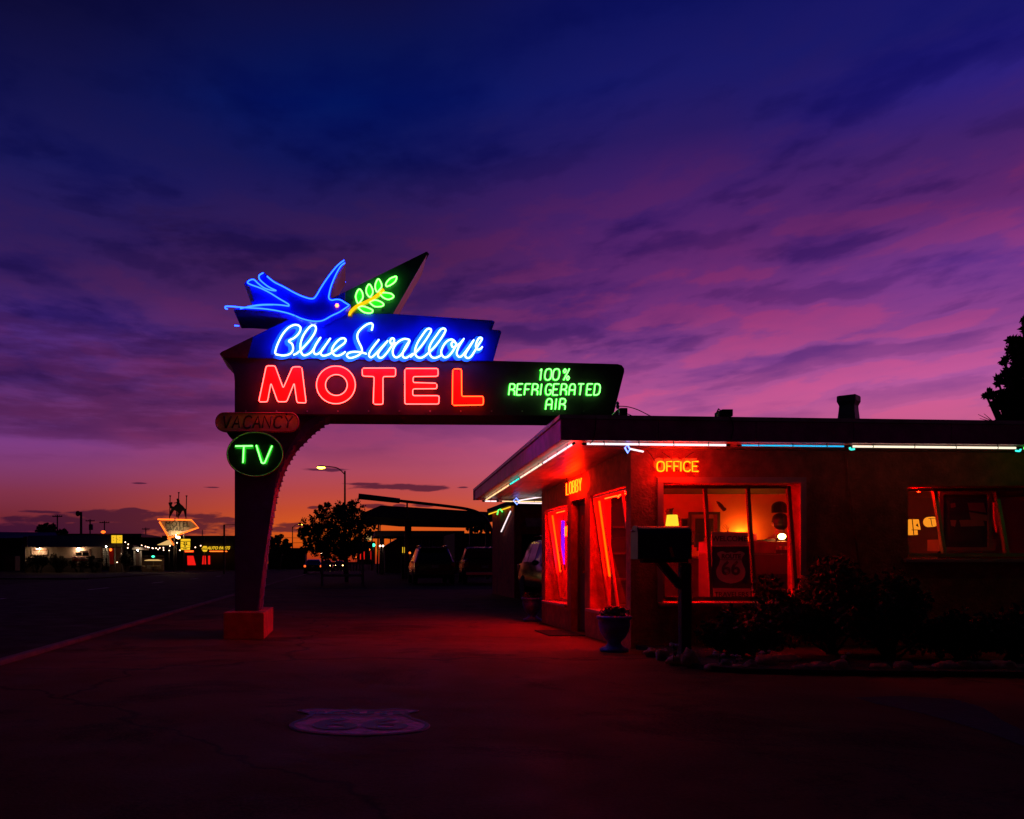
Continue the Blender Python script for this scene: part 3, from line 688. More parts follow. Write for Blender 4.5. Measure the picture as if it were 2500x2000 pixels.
# ------------------------------------------------------------------ motel office
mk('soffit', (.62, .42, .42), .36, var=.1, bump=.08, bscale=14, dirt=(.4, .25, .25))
def fb(x, y): return 2.477-.0098*(x-2.49)-.031*(y-10.36)
def ft(x, y): return 2.755-.0134*(x-2.49)-.0418*(y-10.36)
X0, X1, Y0, Y1 = 2.49, 12.6, 10.36, 17.23
office = thing('motel_office', 'low flat roofed red stucco motel office with wide eaves and tilted glass windows', 'building', (3.5, 11, 0))
def wseg(mb, x0, x1, y0, y1, z0, z1=None):
    """wall piece; z1 None = up to the sloping soffit"""
    t = lambda x, y: (fb(x, y)-.003) if z1 is None else z1
    mb.hexa([(x0, y0, z0), (x1, y0, z0), (x1, y1, z0), (x0, y1, z0)], [(x0, y0, t(x0, y0)), (x1, y0, t(x1, y0)), (x1, y1, t(x1, y1)), (x0, y1, t(x0, y1))])
w = MB()
for a, b in [(11, 11.19), (12.83, 13.1), (13.9, 14.13), (15.68, 15.95)]: wseg(w, 3.5, 3.8, a, b, -.02)
for a, b, zb, zt in [(11.19, 12.83, .36, 2.01), (13.1, 13.9, None, 2.0), (14.13, 15.68, .36, 1.97)]:
    if zb: wseg(w, 3.5, 3.8, a, b, -.02, zb)
    wseg(w, 3.5, 3.8, a, b, zt)
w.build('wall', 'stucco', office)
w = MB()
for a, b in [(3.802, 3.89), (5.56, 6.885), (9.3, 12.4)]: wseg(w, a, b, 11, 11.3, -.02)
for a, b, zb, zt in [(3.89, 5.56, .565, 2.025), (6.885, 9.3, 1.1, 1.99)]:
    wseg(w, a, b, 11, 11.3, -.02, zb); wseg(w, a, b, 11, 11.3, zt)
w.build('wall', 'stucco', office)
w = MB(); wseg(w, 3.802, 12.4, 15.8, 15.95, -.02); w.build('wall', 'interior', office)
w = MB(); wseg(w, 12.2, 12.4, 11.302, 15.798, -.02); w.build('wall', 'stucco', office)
w = MB(); w.box((8.3, 12.6, .021), (8.42, 15.798, 2.258)); w.build('light_blocker', 'far_dark', office)  # dark wall added to keep the office lamps out of the right window
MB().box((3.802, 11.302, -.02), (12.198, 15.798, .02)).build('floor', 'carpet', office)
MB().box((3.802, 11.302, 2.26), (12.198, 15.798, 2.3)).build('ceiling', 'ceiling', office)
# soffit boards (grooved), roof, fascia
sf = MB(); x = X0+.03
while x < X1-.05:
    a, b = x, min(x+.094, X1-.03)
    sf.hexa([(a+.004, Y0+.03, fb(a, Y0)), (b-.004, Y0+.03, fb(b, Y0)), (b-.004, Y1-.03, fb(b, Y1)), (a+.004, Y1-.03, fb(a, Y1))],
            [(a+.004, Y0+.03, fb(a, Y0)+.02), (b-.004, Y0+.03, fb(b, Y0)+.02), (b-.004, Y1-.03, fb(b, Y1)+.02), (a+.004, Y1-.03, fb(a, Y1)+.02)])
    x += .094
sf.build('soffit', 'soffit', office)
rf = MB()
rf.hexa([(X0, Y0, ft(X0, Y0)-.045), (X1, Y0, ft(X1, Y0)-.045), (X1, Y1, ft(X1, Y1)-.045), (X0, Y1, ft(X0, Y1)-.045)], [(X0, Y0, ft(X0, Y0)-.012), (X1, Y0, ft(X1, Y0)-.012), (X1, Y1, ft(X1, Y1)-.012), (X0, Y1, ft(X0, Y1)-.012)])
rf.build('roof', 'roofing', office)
def strip(mb, a, b, lo, hi, t):
    """sheet metal strip from a to b, bottom lo(x,y), top hi(x,y), thickness vector t"""
    t = Vector(t); A, B = Vector(a), Vector(b)
    q = lambda p, f: Vector((p.x, p.y, f(p.x, p.y)))
    mb.hexa([q(A, lo), q(B, lo), q(B, lo)+t, q(A, lo)+t], [q(A, hi), q(B, hi), q(B, hi)+t, q(A, hi)+t])
fa = MB(); lo = lambda x, y: fb(x, y)-.012; hi = lambda x, y: ft(x, y)-.047
n = 9
for i in range(n):
    a, b = X0+(X1-X0)*i/n, X0+(X1-X0)*(i+1)/n
    strip(fa, (a+.003, Y0, 0), (b-.003, Y0, 0), lo, hi, (0, .025, 0))
fa.build('fascia', 'fascia', office)
fa = MB(); n = 8
for i in range(n):
    a, b = Y0+.03+(Y1-Y0-.03)*i/n, Y0+.03+(Y1-Y0-.03)*(i+1)/n
    strip(fa, (X0, a+.003, 0), (X0, b-.003, 0), lo, hi, (.025, 0, 0))
fa.build('fascia', 'fascia', office)
tr = MB(); e = .018
strip(tr, (X0-e, Y0-e, 0), (X1, Y0-e, 0), lambda x, y: ft(x, y)-.045, lambda x, y: ft(x, y), (0, .05, 0))
strip(tr, (X0-e, Y0+.034, 0), (X0-e, Y1, 0), lambda x, y: ft(x, y)-.045, lambda x, y: ft(x, y), (.05, 0, 0))
strip(tr, (X0-e, Y1, 0), (X1, Y1, 0), lambda x, y: fb(x, y)-.01, lambda x, y: ft(x, y), (0, .03, 0))
tr.build('roof_edge', 'sky_metal', office)
# side windows: glass leaning in towards the sill
def side_window(y0, y1, zt, mull):
    z0 = .36
    T, B = 3.545, 3.775
    pt = lambda y, z: Vector((T+(B-T)*(zt-z)/(zt-z0), y, z))
    fr = MB(); w_ = .035
    for y in [y0+.02, y1-.02]+mull: fr.bar(pt(y, zt-.02), pt(y, z0+.06), w_, w_, (0, 1, 0))
    fr.bar(pt(y0+.04, zt-.025), pt(y1-.04, zt-.025), .03); fr.bar(pt(y0+.04, z0+.07), pt(y1-.04, z0+.07), .035)
    f = fr.build('window', 'trim', office)
    MB().flat([pt(y0+.02, zt-.02), pt(y1-.02, zt-.02), pt(y1-.02, z0+.07), pt(y0+.02, z0+.07)]).build('pane', 'glass', f)
    bevel(MB().box((3.44, y0-.04, z0-.05+.052), (3.86, y1+.04, z0+.045)).build('sill', 'trim', f), .008)
side_window(11.19, 12.83, 2.01, [11.5, 12.38]); side_window(14.13, 15.68, 1.97, [14.42, 15.2])
# front windows: glass leaning back at the head
def front_window(x0, x1, z0, zt, mull, mat='mullion', out=.07):
    fr = MB(); pt = lambda x, z: Vector((x, 11.04+.21*(z-z0)/(zt-z0), z))
    for x in [x0+.02, x1-.02]+mull: fr.bar(pt(x, zt-.02), pt(x, z0+.05), .05, .04, (1, 0, 0))
    fr.bar(pt(x0+.045, zt-.025), pt(x1-.045, zt-.025), .04); fr.bar(pt(x0+.045, z0+.05), pt(x1-.045, z0+.05), .045)
    f = fr.build('window', mat, office)
    MB().flat([pt(x0+.02, zt-.02), pt(x1-.02, zt-.02), pt(x1-.02, z0+.06), pt(x0+.02, z0+.06)]).build('pane', 'glass', f)
    bevel(MB().box((x0-.06, 10.93, z0-.045), (x1+.06, 11.3, z0+.004)).build('sill', 'trim', f), .008)
    if out:
        t = MB(); t.box((x0-out, 10.972, z0+.006), (x0, 10.998, zt)); t.box((x1, 10.972, z0+.006), (x1+out, 10.998, zt)); t.box((x0-out, 10.972, zt+.002), (x1+out, 10.998, zt+.072))
        t.build('trim', 'trim', f)
front_window(3.89, 5.56, .565, 2.025, [4.5, 5.035]); front_window(6.885, 9.3, 1.1, 1.99, [7.36, 8.13, 8.8], 'mullion_green_lit', 0)
# door in the side wall
dr = MB(); dr.box((3.62, 13.16, .03), (3.66, 13.84, 1.94)); d = bevel(dr.build('door', 'dark_wood', office), .006)
df = MB(); df.box((3.6, 13.102, .0), (3.72, 13.155, 1.998)); df.box((3.6, 13.845, .0), (3.72, 13.898, 1.998)); df.box((3.6, 13.157, 1.945), (3.72, 13.843, 1.998)); df.build('frame', 'dark_wood', d)
dg = MB(); dg.box((3.612, 13.3, .9), (3.618, 13.7, 1.78)); dg.build('pane', 'car_glass', d)
dh = MB(); dh.ball((3.58, 13.24, .98), .032, 10); dh.lathe([(.012, 0), (.012, .045)], (3.58, 13.24, .98), 8, 'x'); dh.lathe([(.03, 0), (.03, .008)], (3.61, 13.24, .98), 12, 'x'); dh.build('handle', 'brass', d)
# vent stack, conduit, roof wires
vz = 1.05+(HY-1024)*11.6/F
vt = MB(); vt.lathe([(.15, vz-.3), (.145, vz), (.13, vz+.11), (.125, vz+.17), (.14, vz+.2), (.155, vz+.225), (.155, vz+.285), (.145, vz+.3), (.12, vz+.3)], (P(2072, 1020, 11.6).x, 11.6, 0), 4, smooth=False)
vv = vt.build('roof_vent', 'black_metal', office); vv.data.transform(Matrix.Identity(4))
cd = MB(); cd.tube([P(2065, 1106, 10.97), P(2070, 1160, 10.96), P(2082, 1260, 10.96), P(2100, 1400, 10.96)], .013, 6); cd.build('conduit', 'stucco', office)
def cw_tube(*a): MB().tube(*a).build('cable', 'black_metal', office)
cw_tube(crom([P(1505, 992, 11.4), P(1530, 993, 11.4), P(1555, 1000, 11.3), P(1580, 1012, 11.2), P(1600, 1022, 11.2)], 5), .006, 5)
cw_tube([P(1525, 1008, 11.45), P(1540, 1014, 11.4), P(1552, 1022, 11.3)], .006, 5)
cw_tube(crom([P(1780, 1016, 10.34), P(1788, 1030, 10.33), P(1790, 1050, 10.33), P(1784, 1074, 10.34)], 5), .006, 5)
cw_tube(crom([P(1455, 1020, 10.33), P(1453, 1050, 10.33), P(1448, 1075, 10.34), P(1440, 1083, 10.42)], 5), .006, 5)

def box_rot(mb, c, sx, sy, sz, rz=0., ry=0.):
    R = Matrix.Rotation(rz, 3, 'Z') @ Matrix.Rotation(ry, 3, 'Y'); c = Vector(c)
    v = [c+R @ Vector((x*sx/2, y*sy/2, z*sz/2)) for z in (-1, 1) for x, y in ((-1, -1), (1, -1), (1, 1), (-1, 1))]
    return mb.add(v, [(3, 2, 1, 0), (4, 5, 6, 7), (0, 1, 5, 4), (1, 2, 6, 5), (2, 3, 7, 6), (3, 0, 4, 7)])
# roof floodlight and feed box
fl = thing('floodlight', 'small black floodlight with a bent bracket on the office roof edge', 'floodlight', P(1763, 1021, 10.45))
b_ = MB(); c_ = P(1766, 1011, 10.45); b_.prism([c_+Vector((-.07, -.06, .02)), c_+Vector((-.035, -.06, .045)), c_+Vector((.085, -.06, .045)), c_+Vector((.085, -.06, -.03)), c_+Vector((.06, -.06, -.045)), c_+Vector((-.07, -.06, -.045))], (0, .14, 0)); b_.build('housing', 'black_metal', fl)
MB().tube([c_+Vector((-.09, 0, -.07)), c_+Vector((-.09, 0, -.01)), c_+Vector((-.055, 0, .06)), c_+Vector((-.02, 0, .03))], .009, 6).build('bracket', 'black_metal', fl)
ebx = thing('junction_box', 'dark electrical junction box with insulator beside the end of the motel sign', 'electrical box', P(1520, 1024, 11.5))
c_ = P(1519, 1008, 11.5); bevel(MB().box(c_+Vector((-.045, -.05, -.1)), c_+Vector((.055, .05, .055))).build('box', 'black_metal', ebx), .008)
MB().lathe([(.016, 0), (.026, .03), (.016, .05), (.022, .07), (.0, .1)], P(1508, 998, 11.5), 8).build('insulator', 'black_metal', ebx)
MB().prism([P(1488, 1020, 11.55), P(1510, 998, 11.55), P(1510, 1020, 11.55)], (0, .05, 0)).build('bracket', 'sky_metal', ebx)

# ------------------------------------------------------------------ neon under the eaves
def eave(name, label, pts, mat, r=.0125, group='neon tubes under the eaves', clips=3, bends=()):
    t = thing(name, label, 'neon tube', pts[0], group)
    MB().tube(pts, r, 8).build('tube', mat, t)
    a, b = Vector(pts[0]), Vector(pts[-1])
    for i in range(clips):
        p = a.lerp(b, (i+.5)/clips); up = fb(p.x, p.y)-.001
        cb = MB(); cb.tube([p+Vector((0, 0, .012)), Vector((p.x, p.y, up))], .006, 5); cb.lathe([(.014, -.004), (.014, .004)], Vector((p.x, p.y, p.z)), 8, 'x' if abs(a.x-b.x) > abs(a.y-b.y) else 'y'); cb.build('clip', 'black_metal', t)
    for s_ in (0, 1):
        p = (a, b)[s_]; d = (b-a).normalized()*(.05 if s_ else -.05)
        if clips: MB().tube([p, p+d], r*1.25, 6).build('end_cap', 'black_metal', t)
    return t
def et(px, Z, drop=.034): x = (px-CX)*Z/F; return Vector((x, Z, fb(x, Z)-drop))
EZ = 10.47
eave('eave_neon', 'long white neon tube on the front eave above the office sign', [et(1432, EZ), et(1772, EZ)], 'n_white', clips=4)
eave('eave_neon', 'thin cyan neon tube in the middle of the front eave', [et(1810, EZ), et(2060, EZ)], 'n_cyan', .009)
wt_ = eave('eave_neon', 'cream white neon tube with hooked ends at the right of the front eave', [et(2080, EZ), et(2486, EZ)], 'n_cream', clips=4)
hk = MB(); a = et(2080, EZ); hk.tube(crom([a, a+Vector((-.025, 0, -.01)), a+Vector((-.015, 0, -.035)), a+Vector((.03, 0, -.03))], 4), .011, 8)
a = et(2486, EZ); hk.tube(crom([a, a+Vector((.025, 0, -.01)), a+Vector((.015, 0, -.035)), a+Vector((-.03, 0, -.03))], 4), .011, 8); hk.build('hook', 'n_cyan2', wt_)
eave('eave_neon', 'green neon tube at the far right end of the front eave', [et(2490, EZ), et(2800, EZ)], 'n_greenstrip')
def es(px, drop=.036): Z = 2.66*F/(px-CX); return Vector((2.66, Z, fb(2.66, Z)-drop))
eave('eave_neon', 'bright white neon tube along the side eave nearest the roof corner', [es(1399), es(1327)], 'n_white')
eave('eave_neon', 'pale cream neon tube on the side eave between white and turquoise', [es(1325), es(1271)], 'n_cream')
eave('eave_neon', 'short turquoise neon tube in the middle of the side eave', [es(1269), es(1246)], 'n_cyan2')
eave('eave_neon', 'warm yellow neon tube running to the far end of the side eave', [es(1244), es(1187)], 'n_warm', clips=5)
def er(px, drop=.05): x = (px-CX)*17.0/F; return Vector((x, 17.0, fb(x, 17.0)-drop))
eave('eave_neon', 'short white neon stub turning the far corner of the eave', [er(1184), er(1212)], 'n_white', clips=1)
eave('eave_neon', 'faint orange neon tube along the rear eave', [er(1226), er(1330)], 'n_warm', .009, clips=2)
def ornament(label, c, w, h, arms):
    t = thing('neon_ornament', label, 'neon ornament', c, 'diamond neon ornaments under the eaves')
    c = Vector(c); MB().tube([c+Vector((-w, 0, .25*h)), c+Vector((-.1*w, 0, h)), c+Vector((w, 0, -.1*h)), c+Vector((.15*w, 0, -h))], .0105, 8, True).build('diamond', 'n_diamond', t)
    MB_ = MB()
    for a, b in arms: MB_.tube([a, b], .011, 8)
    MB_.build('arm', 'n_white', t)
    MB().tube([c+Vector((0, 0, h*.6)), Vector((c.x, c.y, fb(c.x, c.y)-.001))], .005, 5).build('hanger', 'black_metal', t)
ornament('small blue diamond with one short white arm beside the office sign', P(1532, 1096, 10.6), .03, .048, [(P(1538, 1096, 10.6), P(1571, 1103, 10.6))])
ornament('blue diamond with two long white arms at the far rear eave', P(1261, 1224, 16.7), .055, .06, [(P(1268, 1222, 16.7), P(1330, 1212, 16.7)), (P(1264, 1228, 16.7), P(1330, 1229, 16.7))])

# OFFICE and LOBBY signs
of = thing('office_neon_sign', 'orange neon sign reading OFFICE hung over the front window', 'neon sign', P(1655, 1140, 10.85))
for ch, x in zip('OFFICE', [1604.5, 1628, 1645.5, 1655.5, 1669.5, 1690.5]):
    rb, tb = MB(), MB()
    for s_ in strokes(ch, x, 1151, 17 if ch == 'O' else (16 if ch == 'C' else 13.5 if ch != 'E' else 15), 24, .0, lambda a, b: (a, b)):
        sm = [Vector((a, b, 0)) for a, b in s_]; sm = crom(sm, 4) if ch in 'OC' else sm
        rb.ribbon([P(k.x-4, k.y-5, 10.9) for k in sm], .035); tb.tube([P(k.x, k.y, 10.82) for k in sm], .0085, 8)
    l_ = tb.build('letter', 'n_office', of); rb.build('backing', 'vacancy_face', l_)
wr = MB()
for pp in ([(1580, 1100), (1590, 1112), (1600, 1128), (1608, 1136)], [(1616, 1104), (1632, 1115), (1645, 1127)], [(1694, 1104), (1680, 1112), (1668, 1124)], [(1597, 1142), (1606, 1148), (1614, 1150)], [(1650, 1149), (1662, 1149)], [(1690, 1150), (1703, 1151)]):
    wr.tube(crom([P(x, y, 10.86) for x, y in pp], 3), .004, 5)
wr.build('wire', 'black_metal', of)
lo_ = thing('lobby_neon_sign', 'orange neon sign reading LOBBY over the side door', 'neon sign', (3.42, 13.4, 2.1))
for i, ch in enumerate('LOBBY'):
    tb = MB(); fn = lambda a, b: Vector((3.42, 13.86-a, -b))
    for s_ in strokes(ch, i*.185, -2.1, .13, .175, 0., fn): tb.tube(s_ if ch not in 'O' else crom(s_, 4), .0085, 8)
    tb.build('letter', 'n_lobby', lo_)
wr = MB(); wr.tube([(3.42, 13.0, 2.29), (3.42, 13.02, 2.36), (3.42, 13.02, fb(3.42, 13.02)-.002)], .006, 5); wr.tube([(3.42, 13.84, 2.28), (3.42, 13.84, fb(3.42, 13.84)-.002)], .006, 5); wr.tube([(3.44, 12.98, 2.29), (3.44, 13.86, 2.28)], .006, 5); wr.build('wire', 'black_metal', lo_)
# red tubes framing the window glass inside
def wneon(label, paths):
    t = thing('window_neon', label, 'neon tube', paths[0][0], 'red neon tubes framing the office windows')
    for p in paths: MB().tube(p, .0085, 8).build('tube', 'n_window', t)
wneon('red neon tube round the lobby window nearest the front corner', [[(3.9, 11.34, .75), (3.88, 11.34, 1.3), (3.86, 11.34, 1.9)], [(3.66, 11.36, 1.955), (3.66, 12.0, 1.955), (3.67, 12.05, 1.93), (3.66, 12.1, 1.955), (3.66, 12.76, 1.955)]])
wneon('red neon tube round the lobby window beyond the side door', [[(3.9, 14.08, .75), (3.88, 14.08, 1.3), (3.86, 14.08, 1.85)], [(3.66, 14.25, 1.915), (3.66, 15.6, 1.915)]])
def gx(zt, z, o=.05): return 3.545+.23*(zt-z)/(zt-.36)+o
for lb, zt, y, z1_, z0_ in (('orange neon strip slanting down the far side of the near lobby window', 2.01, 12.74, 1.93, .86), ('orange neon strip slanting down the far side of the further lobby window', 1.97, 15.61, 1.88, .9)):
    t = thing('window_neon', lb, 'neon tube', (gx(zt, z0_), y, z0_), 'red neon tubes framing the office windows'); MB().tube([(gx(zt, z1_), y, z1_), (gx(zt, z0_), y, z0_)], .014, 8).build('tube', 'n_strip', t)
wneon('short red neon tube at the head of the right hand office window', [[P(2219, 1196, 11.32), P(2243, 1197, 11.32), P(2246, 1199, 11.32), P(2241, 1201, 11.32)]])

# ------------------------------------------------------------------ inside the office
tl = thing('table_lamp', 'table lamp with glowing yellow shade behind the left pane of the office', 'lamp', P(1642, 1375, 14.8)-Vector((0, 0, .0)))
c_ = P(1641, 1284, 14.8); MB().lathe([(.105, 0), (.082, .18)], c_, 20).build('lamp_shade', 'shade_yellow', tl)
MB().lathe([(.09, -.5), (.085, -.47), (.03, -.44), (.045, -.3), (.06, -.2), (.03, -.1), (.012, -.05), (.012, .02)], c_, 16).build('lamp_base', 'brass', tl)
dk_ = thing('reception_desk', 'dark wooden reception desk along the back of the office', 'desk', (5.2, 15.1, .02))
bevel(MB().box((4.2, 14.6, .02), (7.6, 15.3, 1.12)).build('cabinet', 'dark_wood', dk_), .01); bevel(MB().box((4.15, 14.55, 1.122), (7.65, 15.35, 1.16)).build('top', 'wood', dk_), .008)
def pic(label, x0, y0, x1, y1, Z, mat=None, fw=.045, art='paper', inner='cloth_dark'):
    t = thing('picture_frame', label, 'picture frame', P((x0+x1)/2, y1, Z), 'framed pictures in the office')
    a, b = P(x0, y1, Z), P(x1, y0, Z); f = MB()
    f.box((a.x, Z, a.z), (a.x+fw, Z+.03, b.z)); f.box((b.x-fw, Z, a.z), (b.x, Z+.03, b.z)); f.box((a.x+fw, Z, a.z), (b.x-fw, Z+.03, a.z+fw)); f.box((a.x+fw, Z, b.z-fw), (b.x-fw, Z+.03, b.z))
    f.build('frame', mat or 'dark_wood', t); MB().box((a.x+fw, Z+.012, a.z+fw), (b.x-fw, Z+.026, b.z-fw)).build('mat_board', art, t)
    m = min(.07, (b.x-a.x)*.15); MB().box((a.x+fw+m, Z+.006, a.z+fw+m), (b.x-fw-m, Z+.011, b.z-fw-m)).build('picture', inner, t)
pic('large dark framed picture with pale mount on the office back wall', 1682, 1250, 1758, 1330, 15.74)
pic('small dark picture beside the large framed one on the office wall', 1665, 1266, 1682, 1290, 15.74, fw=.02, art='cloth_dark')
mi = thing('arched_mirror', 'dark arched wall mirror above the seated person', 'mirror', P(1904, 1253, 15.74))
ar = [(1886, 1252), (1886, 1236)]+[(1904-18*math.cos(math.pi*i/10), 1238-14*math.sin(math.pi*i/10)) for i in range(1, 10)]+[(1922, 1236), (1922, 1252)]
MB().prism(pz(ar, 15.7), (0, .04, 0)).build('frame', 'dark_wood', mi); MB().prism(pz([(1904+(x-1904)*.82, 1244+(y-1244)*.82) for x, y in ar], 15.69), (0, .008, 0)).build('glass', 'cloth_dark', mi)
wo_ = MB(); wo_.prism(pz([(1751, 1224), (1757, 1226), (1764, 1232), (1768, 1238), (1773, 1241), (1773, 1246), (1768, 1248), (1764, 1243), (1758, 1237)], 15.6), (0, .05, 0)); solo(wo_, 'wall_ornament', 'dark_wood', 'slim dark bird shaped ornament on the glowing office wall', 'ornament')
wo_ = MB(); wo_.lathe([(.0, 0), (.05, .0), (.06, .06), (.04, .09), (.05, .1)], P(1634, 1257, 15.2), 12); wo_.prism(pz([(1626, 1247), (1646, 1240), (1642, 1247), (1628, 1251)], 15.2), (0, .05, 0)); solo(wo_, 'wall_ornament', 'dark_wood', 'dark winged ornament above the yellow table lamp', 'ornament')
mo = thing('computer_monitor', 'black computer monitor on the desk below the large picture', 'monitor', P(1708, 1345, 14.9))
bevel(MB().box(P(1696, 1336, 14.9), P(1719, 1303, 14.9)+Vector((0, .04, 0))).build('screen', 'black_metal', mo), .006); MB().box(P(1704, 1345, 14.9), P(1711, 1336, 14.9)+Vector((0, .06, 0))).build('stand', 'black_metal', mo)
ct = thing('front_counter', 'dark counter with raised shelf in front of the seated person', 'counter', (5.9, 13, .02))
bevel(MB().box(P(1790, 1375, 12.7)*Vector((1, 1, 0)) if False else (5.15, 12.55, .02), (6.75, 13.1, 1.18)).build('cabinet', 'dark_wood', ct), .01)
bevel(MB().box((5.15, 12.7, 1.182), (6.25, 13.1, 1.36)).build('shelf', 'wood', ct), .01); MB().box((5.5, 12.543, .25), (6.45, 12.548, .9)).build('panel', 'black_metal', ct)
bk_ = thing('bookcase', 'shelf unit carried up tall and dark in place of a reflection in the lobby window nearest the corner', 'bookcase', (4.07, 13.15, .02))  # shelf unit extended tall and black to stand in for the dark reflection
b_ = MB(); b_.box((3.84, 13.0, .02), (3.87, 13.3, 2.2)); b_.box((4.27, 13.0, .02), (4.3, 13.3, 2.2)); b_.box((3.87, 13.28, .02), (4.27, 13.3, 2.2)); b_.build('carcass', 'black_metal', bk_)
for z in (.05, .42, .8, 1.18, 1.56, 2.17): MB().box((3.872, 13.0, z), (4.268, 13.278, z+.025)).build('shelf', 'dark_wood', bk_)
gl_ = thing('uplight', 'hidden warm uplight behind the counter throwing a glow on the office wall', 'lamp', P(1818, 1310, 15.5))
MB().ball(P(1818, 1305, 15.66), .035, 10).build('bulb', 'bulb_warm', gl_); MB().lathe([(.05, -.12), (.05, -.08), (.02, -.06), (.02, -.03)], P(1818, 1305, 15.66), 12).build('base', 'brass', gl_)
dl = thing('desk_lamp', 'bright bare desk lamp on the counter at the right of the office window', 'lamp', P(1912, 1345, 12.6))
c_ = P(1909, 1310, 12.75); MB().ball(c_, .044, 10, (1.2, 1, .9)).build('bulb', 'bulb_desk', dl)
b_ = MB(); b_.tube(crom([c_+Vector((.01, .02, -.19)), c_+Vector((.05, .03, -.1)), c_+Vector((.04, .02, -.03)), c_+Vector((.01, .02, 0))], 4), .009, 6); b_.lathe([(.06, -.2), (.055, -.18), (.012, -.17)], c_+Vector((.01, .02, 0)), 12); b_.build('stand', 'black_metal', dl)
cdp = thing('desk_card', 'small purple printed card standing on the counter', 'card', P(1843, 1338, 12.8))
MB().prism(pz([(1838, 1322), (1838, 1303), (1848, 1303), (1847, 1322)], 12.8), (0, .01, 0)).build('card', 'purple_card' if 'purple_card' in M else 'paint_pink', cdp)
MB().prism(pz([(1839, 1322), (1845, 1322), (1848, 1337), (1840, 1337)], 12.82), (0, .03, 0)).build('stand', 'paper', cdp)
# clutter on the counter and the desk
cr = thing('cash_register', 'squat dark cash register on the counter left of the bright desk lamp', 'cash register', P(1876, 1336, 12.9))
MB().prism(pz([(1858, 1336), (1858, 1326), (1864, 1318), (1890, 1316), (1894, 1322), (1894, 1336)], 12.85), (0, .22, 0)).build('housing', 'cloth_dark', cr); MB().box(P(1862, 1331, 12.84), P(1890, 1326, 12.84)+Vector((0, .008, 0))).build('keys', 'paper', cr)
br_ = thing('brochure_rack', 'low rack of pale brochures at the right end of the counter', 'rack', P(1915, 1352, 12.6))
for i in range(4): MB().box(P(1896+i*7, 1345, 12.62+.01*i), P(1901.5+i*7, 1336-(i % 2)*3, 12.62+.01*i)+Vector((0, .01, 0))).build('brochure', 'banner_white' if i % 2 else 'paper', br_)
MB().box(P(1894, 1351, 12.6), P(1925, 1343, 12.6)+Vector((0, .012, 0))).build('tray', 'dark_wood', br_)
va = thing('dried_plant', 'vase of thin dried twigs before the glow on the office wall', 'plant', P(1777, 1322, 15.2))
MB().lathe([(.03, 0), (.06, .05), (.05, .12), (.025, .15)], P(1777, 1322, 15.2), 12).build('vase', 'dark_wood', va); q = MB(); rr = random.Random(9)
for i in range(9): e_ = P(1777+rr.uniform(-14, 14), rr.uniform(1278, 1294), 15.2+rr.uniform(-.08, .08)); q.tube([P(1777, 1303, 15.2), P(1777, 1303, 15.2).lerp(e_, .6)+Vector((rr.uniform(-.02, .02), 0, .02)), e_], .003, 4)
q.build('twigs', 'bark', va)
hs = thing('wall_shelf', 'short dark shelf of small boxes left of the large picture', 'shelf', P(1655, 1310, 15.7)); MB().box(P(1640, 1312, 15.6), P(1680, 1309, 15.6)+Vector((0, .19, 0))).build('board', 'dark_wood', hs)
for i, (x, h) in enumerate(((1661, 12), (1667, 8), (1673, 15))): MB().box(P(x, 1309, 15.65), P(x+4.5, 1309-h, 15.65)+Vector((0, .08, 0))).build('box', ['paper', 'cloth_dark', 'wood'][i], hs)
# banner in the window
bn = thing('welcome_banner', 'three part welcome banner with a 66 road shield hanging in the office window', 'banner', P(1783, 1470, 11.32))
def panel(x0, y0, x1, y1, Z, mat, name): return MB().box(P(x0, y1, Z), P(x1, y0, Z)+Vector((0, .008, 0))).build(name, mat, bn)
BNZ = 11.3
h_ = panel(1737, 1299, 1826, 1333, BNZ, 'banner_white', 'header'); m_ = panel(1738, 1334, 1831, 1436, BNZ, 'banner_black', 'middle'); l_ = panel(1742, 1437, 1832, 1467, BNZ, 'banner_white', 'footer')
text_at(MB(), 'WELCOME', P(1781, 1316, BNZ-.004), .093, ext=.001, bold=.002, sx=.98).build('lettering', 'ink', h_)
text_at(MB(), 'TRAVELERS', P(1786, 1452, BNZ-.004), .085, ext=.001, bold=.001).build('lettering', 'ink', l_)
sh = [Vector((P(1784, 1385, BNZ).x+q.x*.37, BNZ-.003, P(1784, 1385, BNZ).z+q.y*.41)) for q in shield()]
MB().flat(sh).build('shield', 'banner_white', m_)
text_at(MB(), 'ROUTE', P(1785, 1359, BNZ-.007), .075, ext=.001, bold=.004).build('lettering', 'ink', m_); text_at(MB(), '66', P(1784, 1389, BNZ-.007), .24, ext=.001, bold=.006).build('lettering', 'ink', m_)
MB().box(P(1752, 1367.5, BNZ-.006), P(1816, 1366, BNZ-.0065)).build('rule', 'ink', m_)
# things seen in the right hand window
sc_ = thing('wall_lamp', 'glowing orange rectangular lamp shade at the left of the right window', 'lamp', P(2236, 1306, 12.4))
MB().prism(pz([(2224, 1268), (2243, 1268), (2248, 1294), (2240, 1295), (2241, 1306), (2229, 1306)], 12.4), (0, .12, 0)).build('lamp_shade', 'shade_orange', sc_)
f_ = MB(); f_.bar(P(2227, 1268, 12.395), P(2231, 1306, 12.395), .008); f_.bar(P(2226, 1294, 12.393), P(2247, 1294, 12.393), .008); f_.prism(pz([(2236, 1283), (2240, 1278), (2243, 1287)], 12.394), (0, .004, 0)); f_.build('frame', 'black_metal', sc_)
sc_ = thing('wall_lamp', 'glowing orange round lamp shade beside the right window mullion', 'lamp', P(2279, 1287, 12.4))
MB().prism(pz(ell((2278, 1274), 13, 12.5, 24), 12.4), (0, .1, 0)).build('lamp_shade', 'shade_orange', sc_)
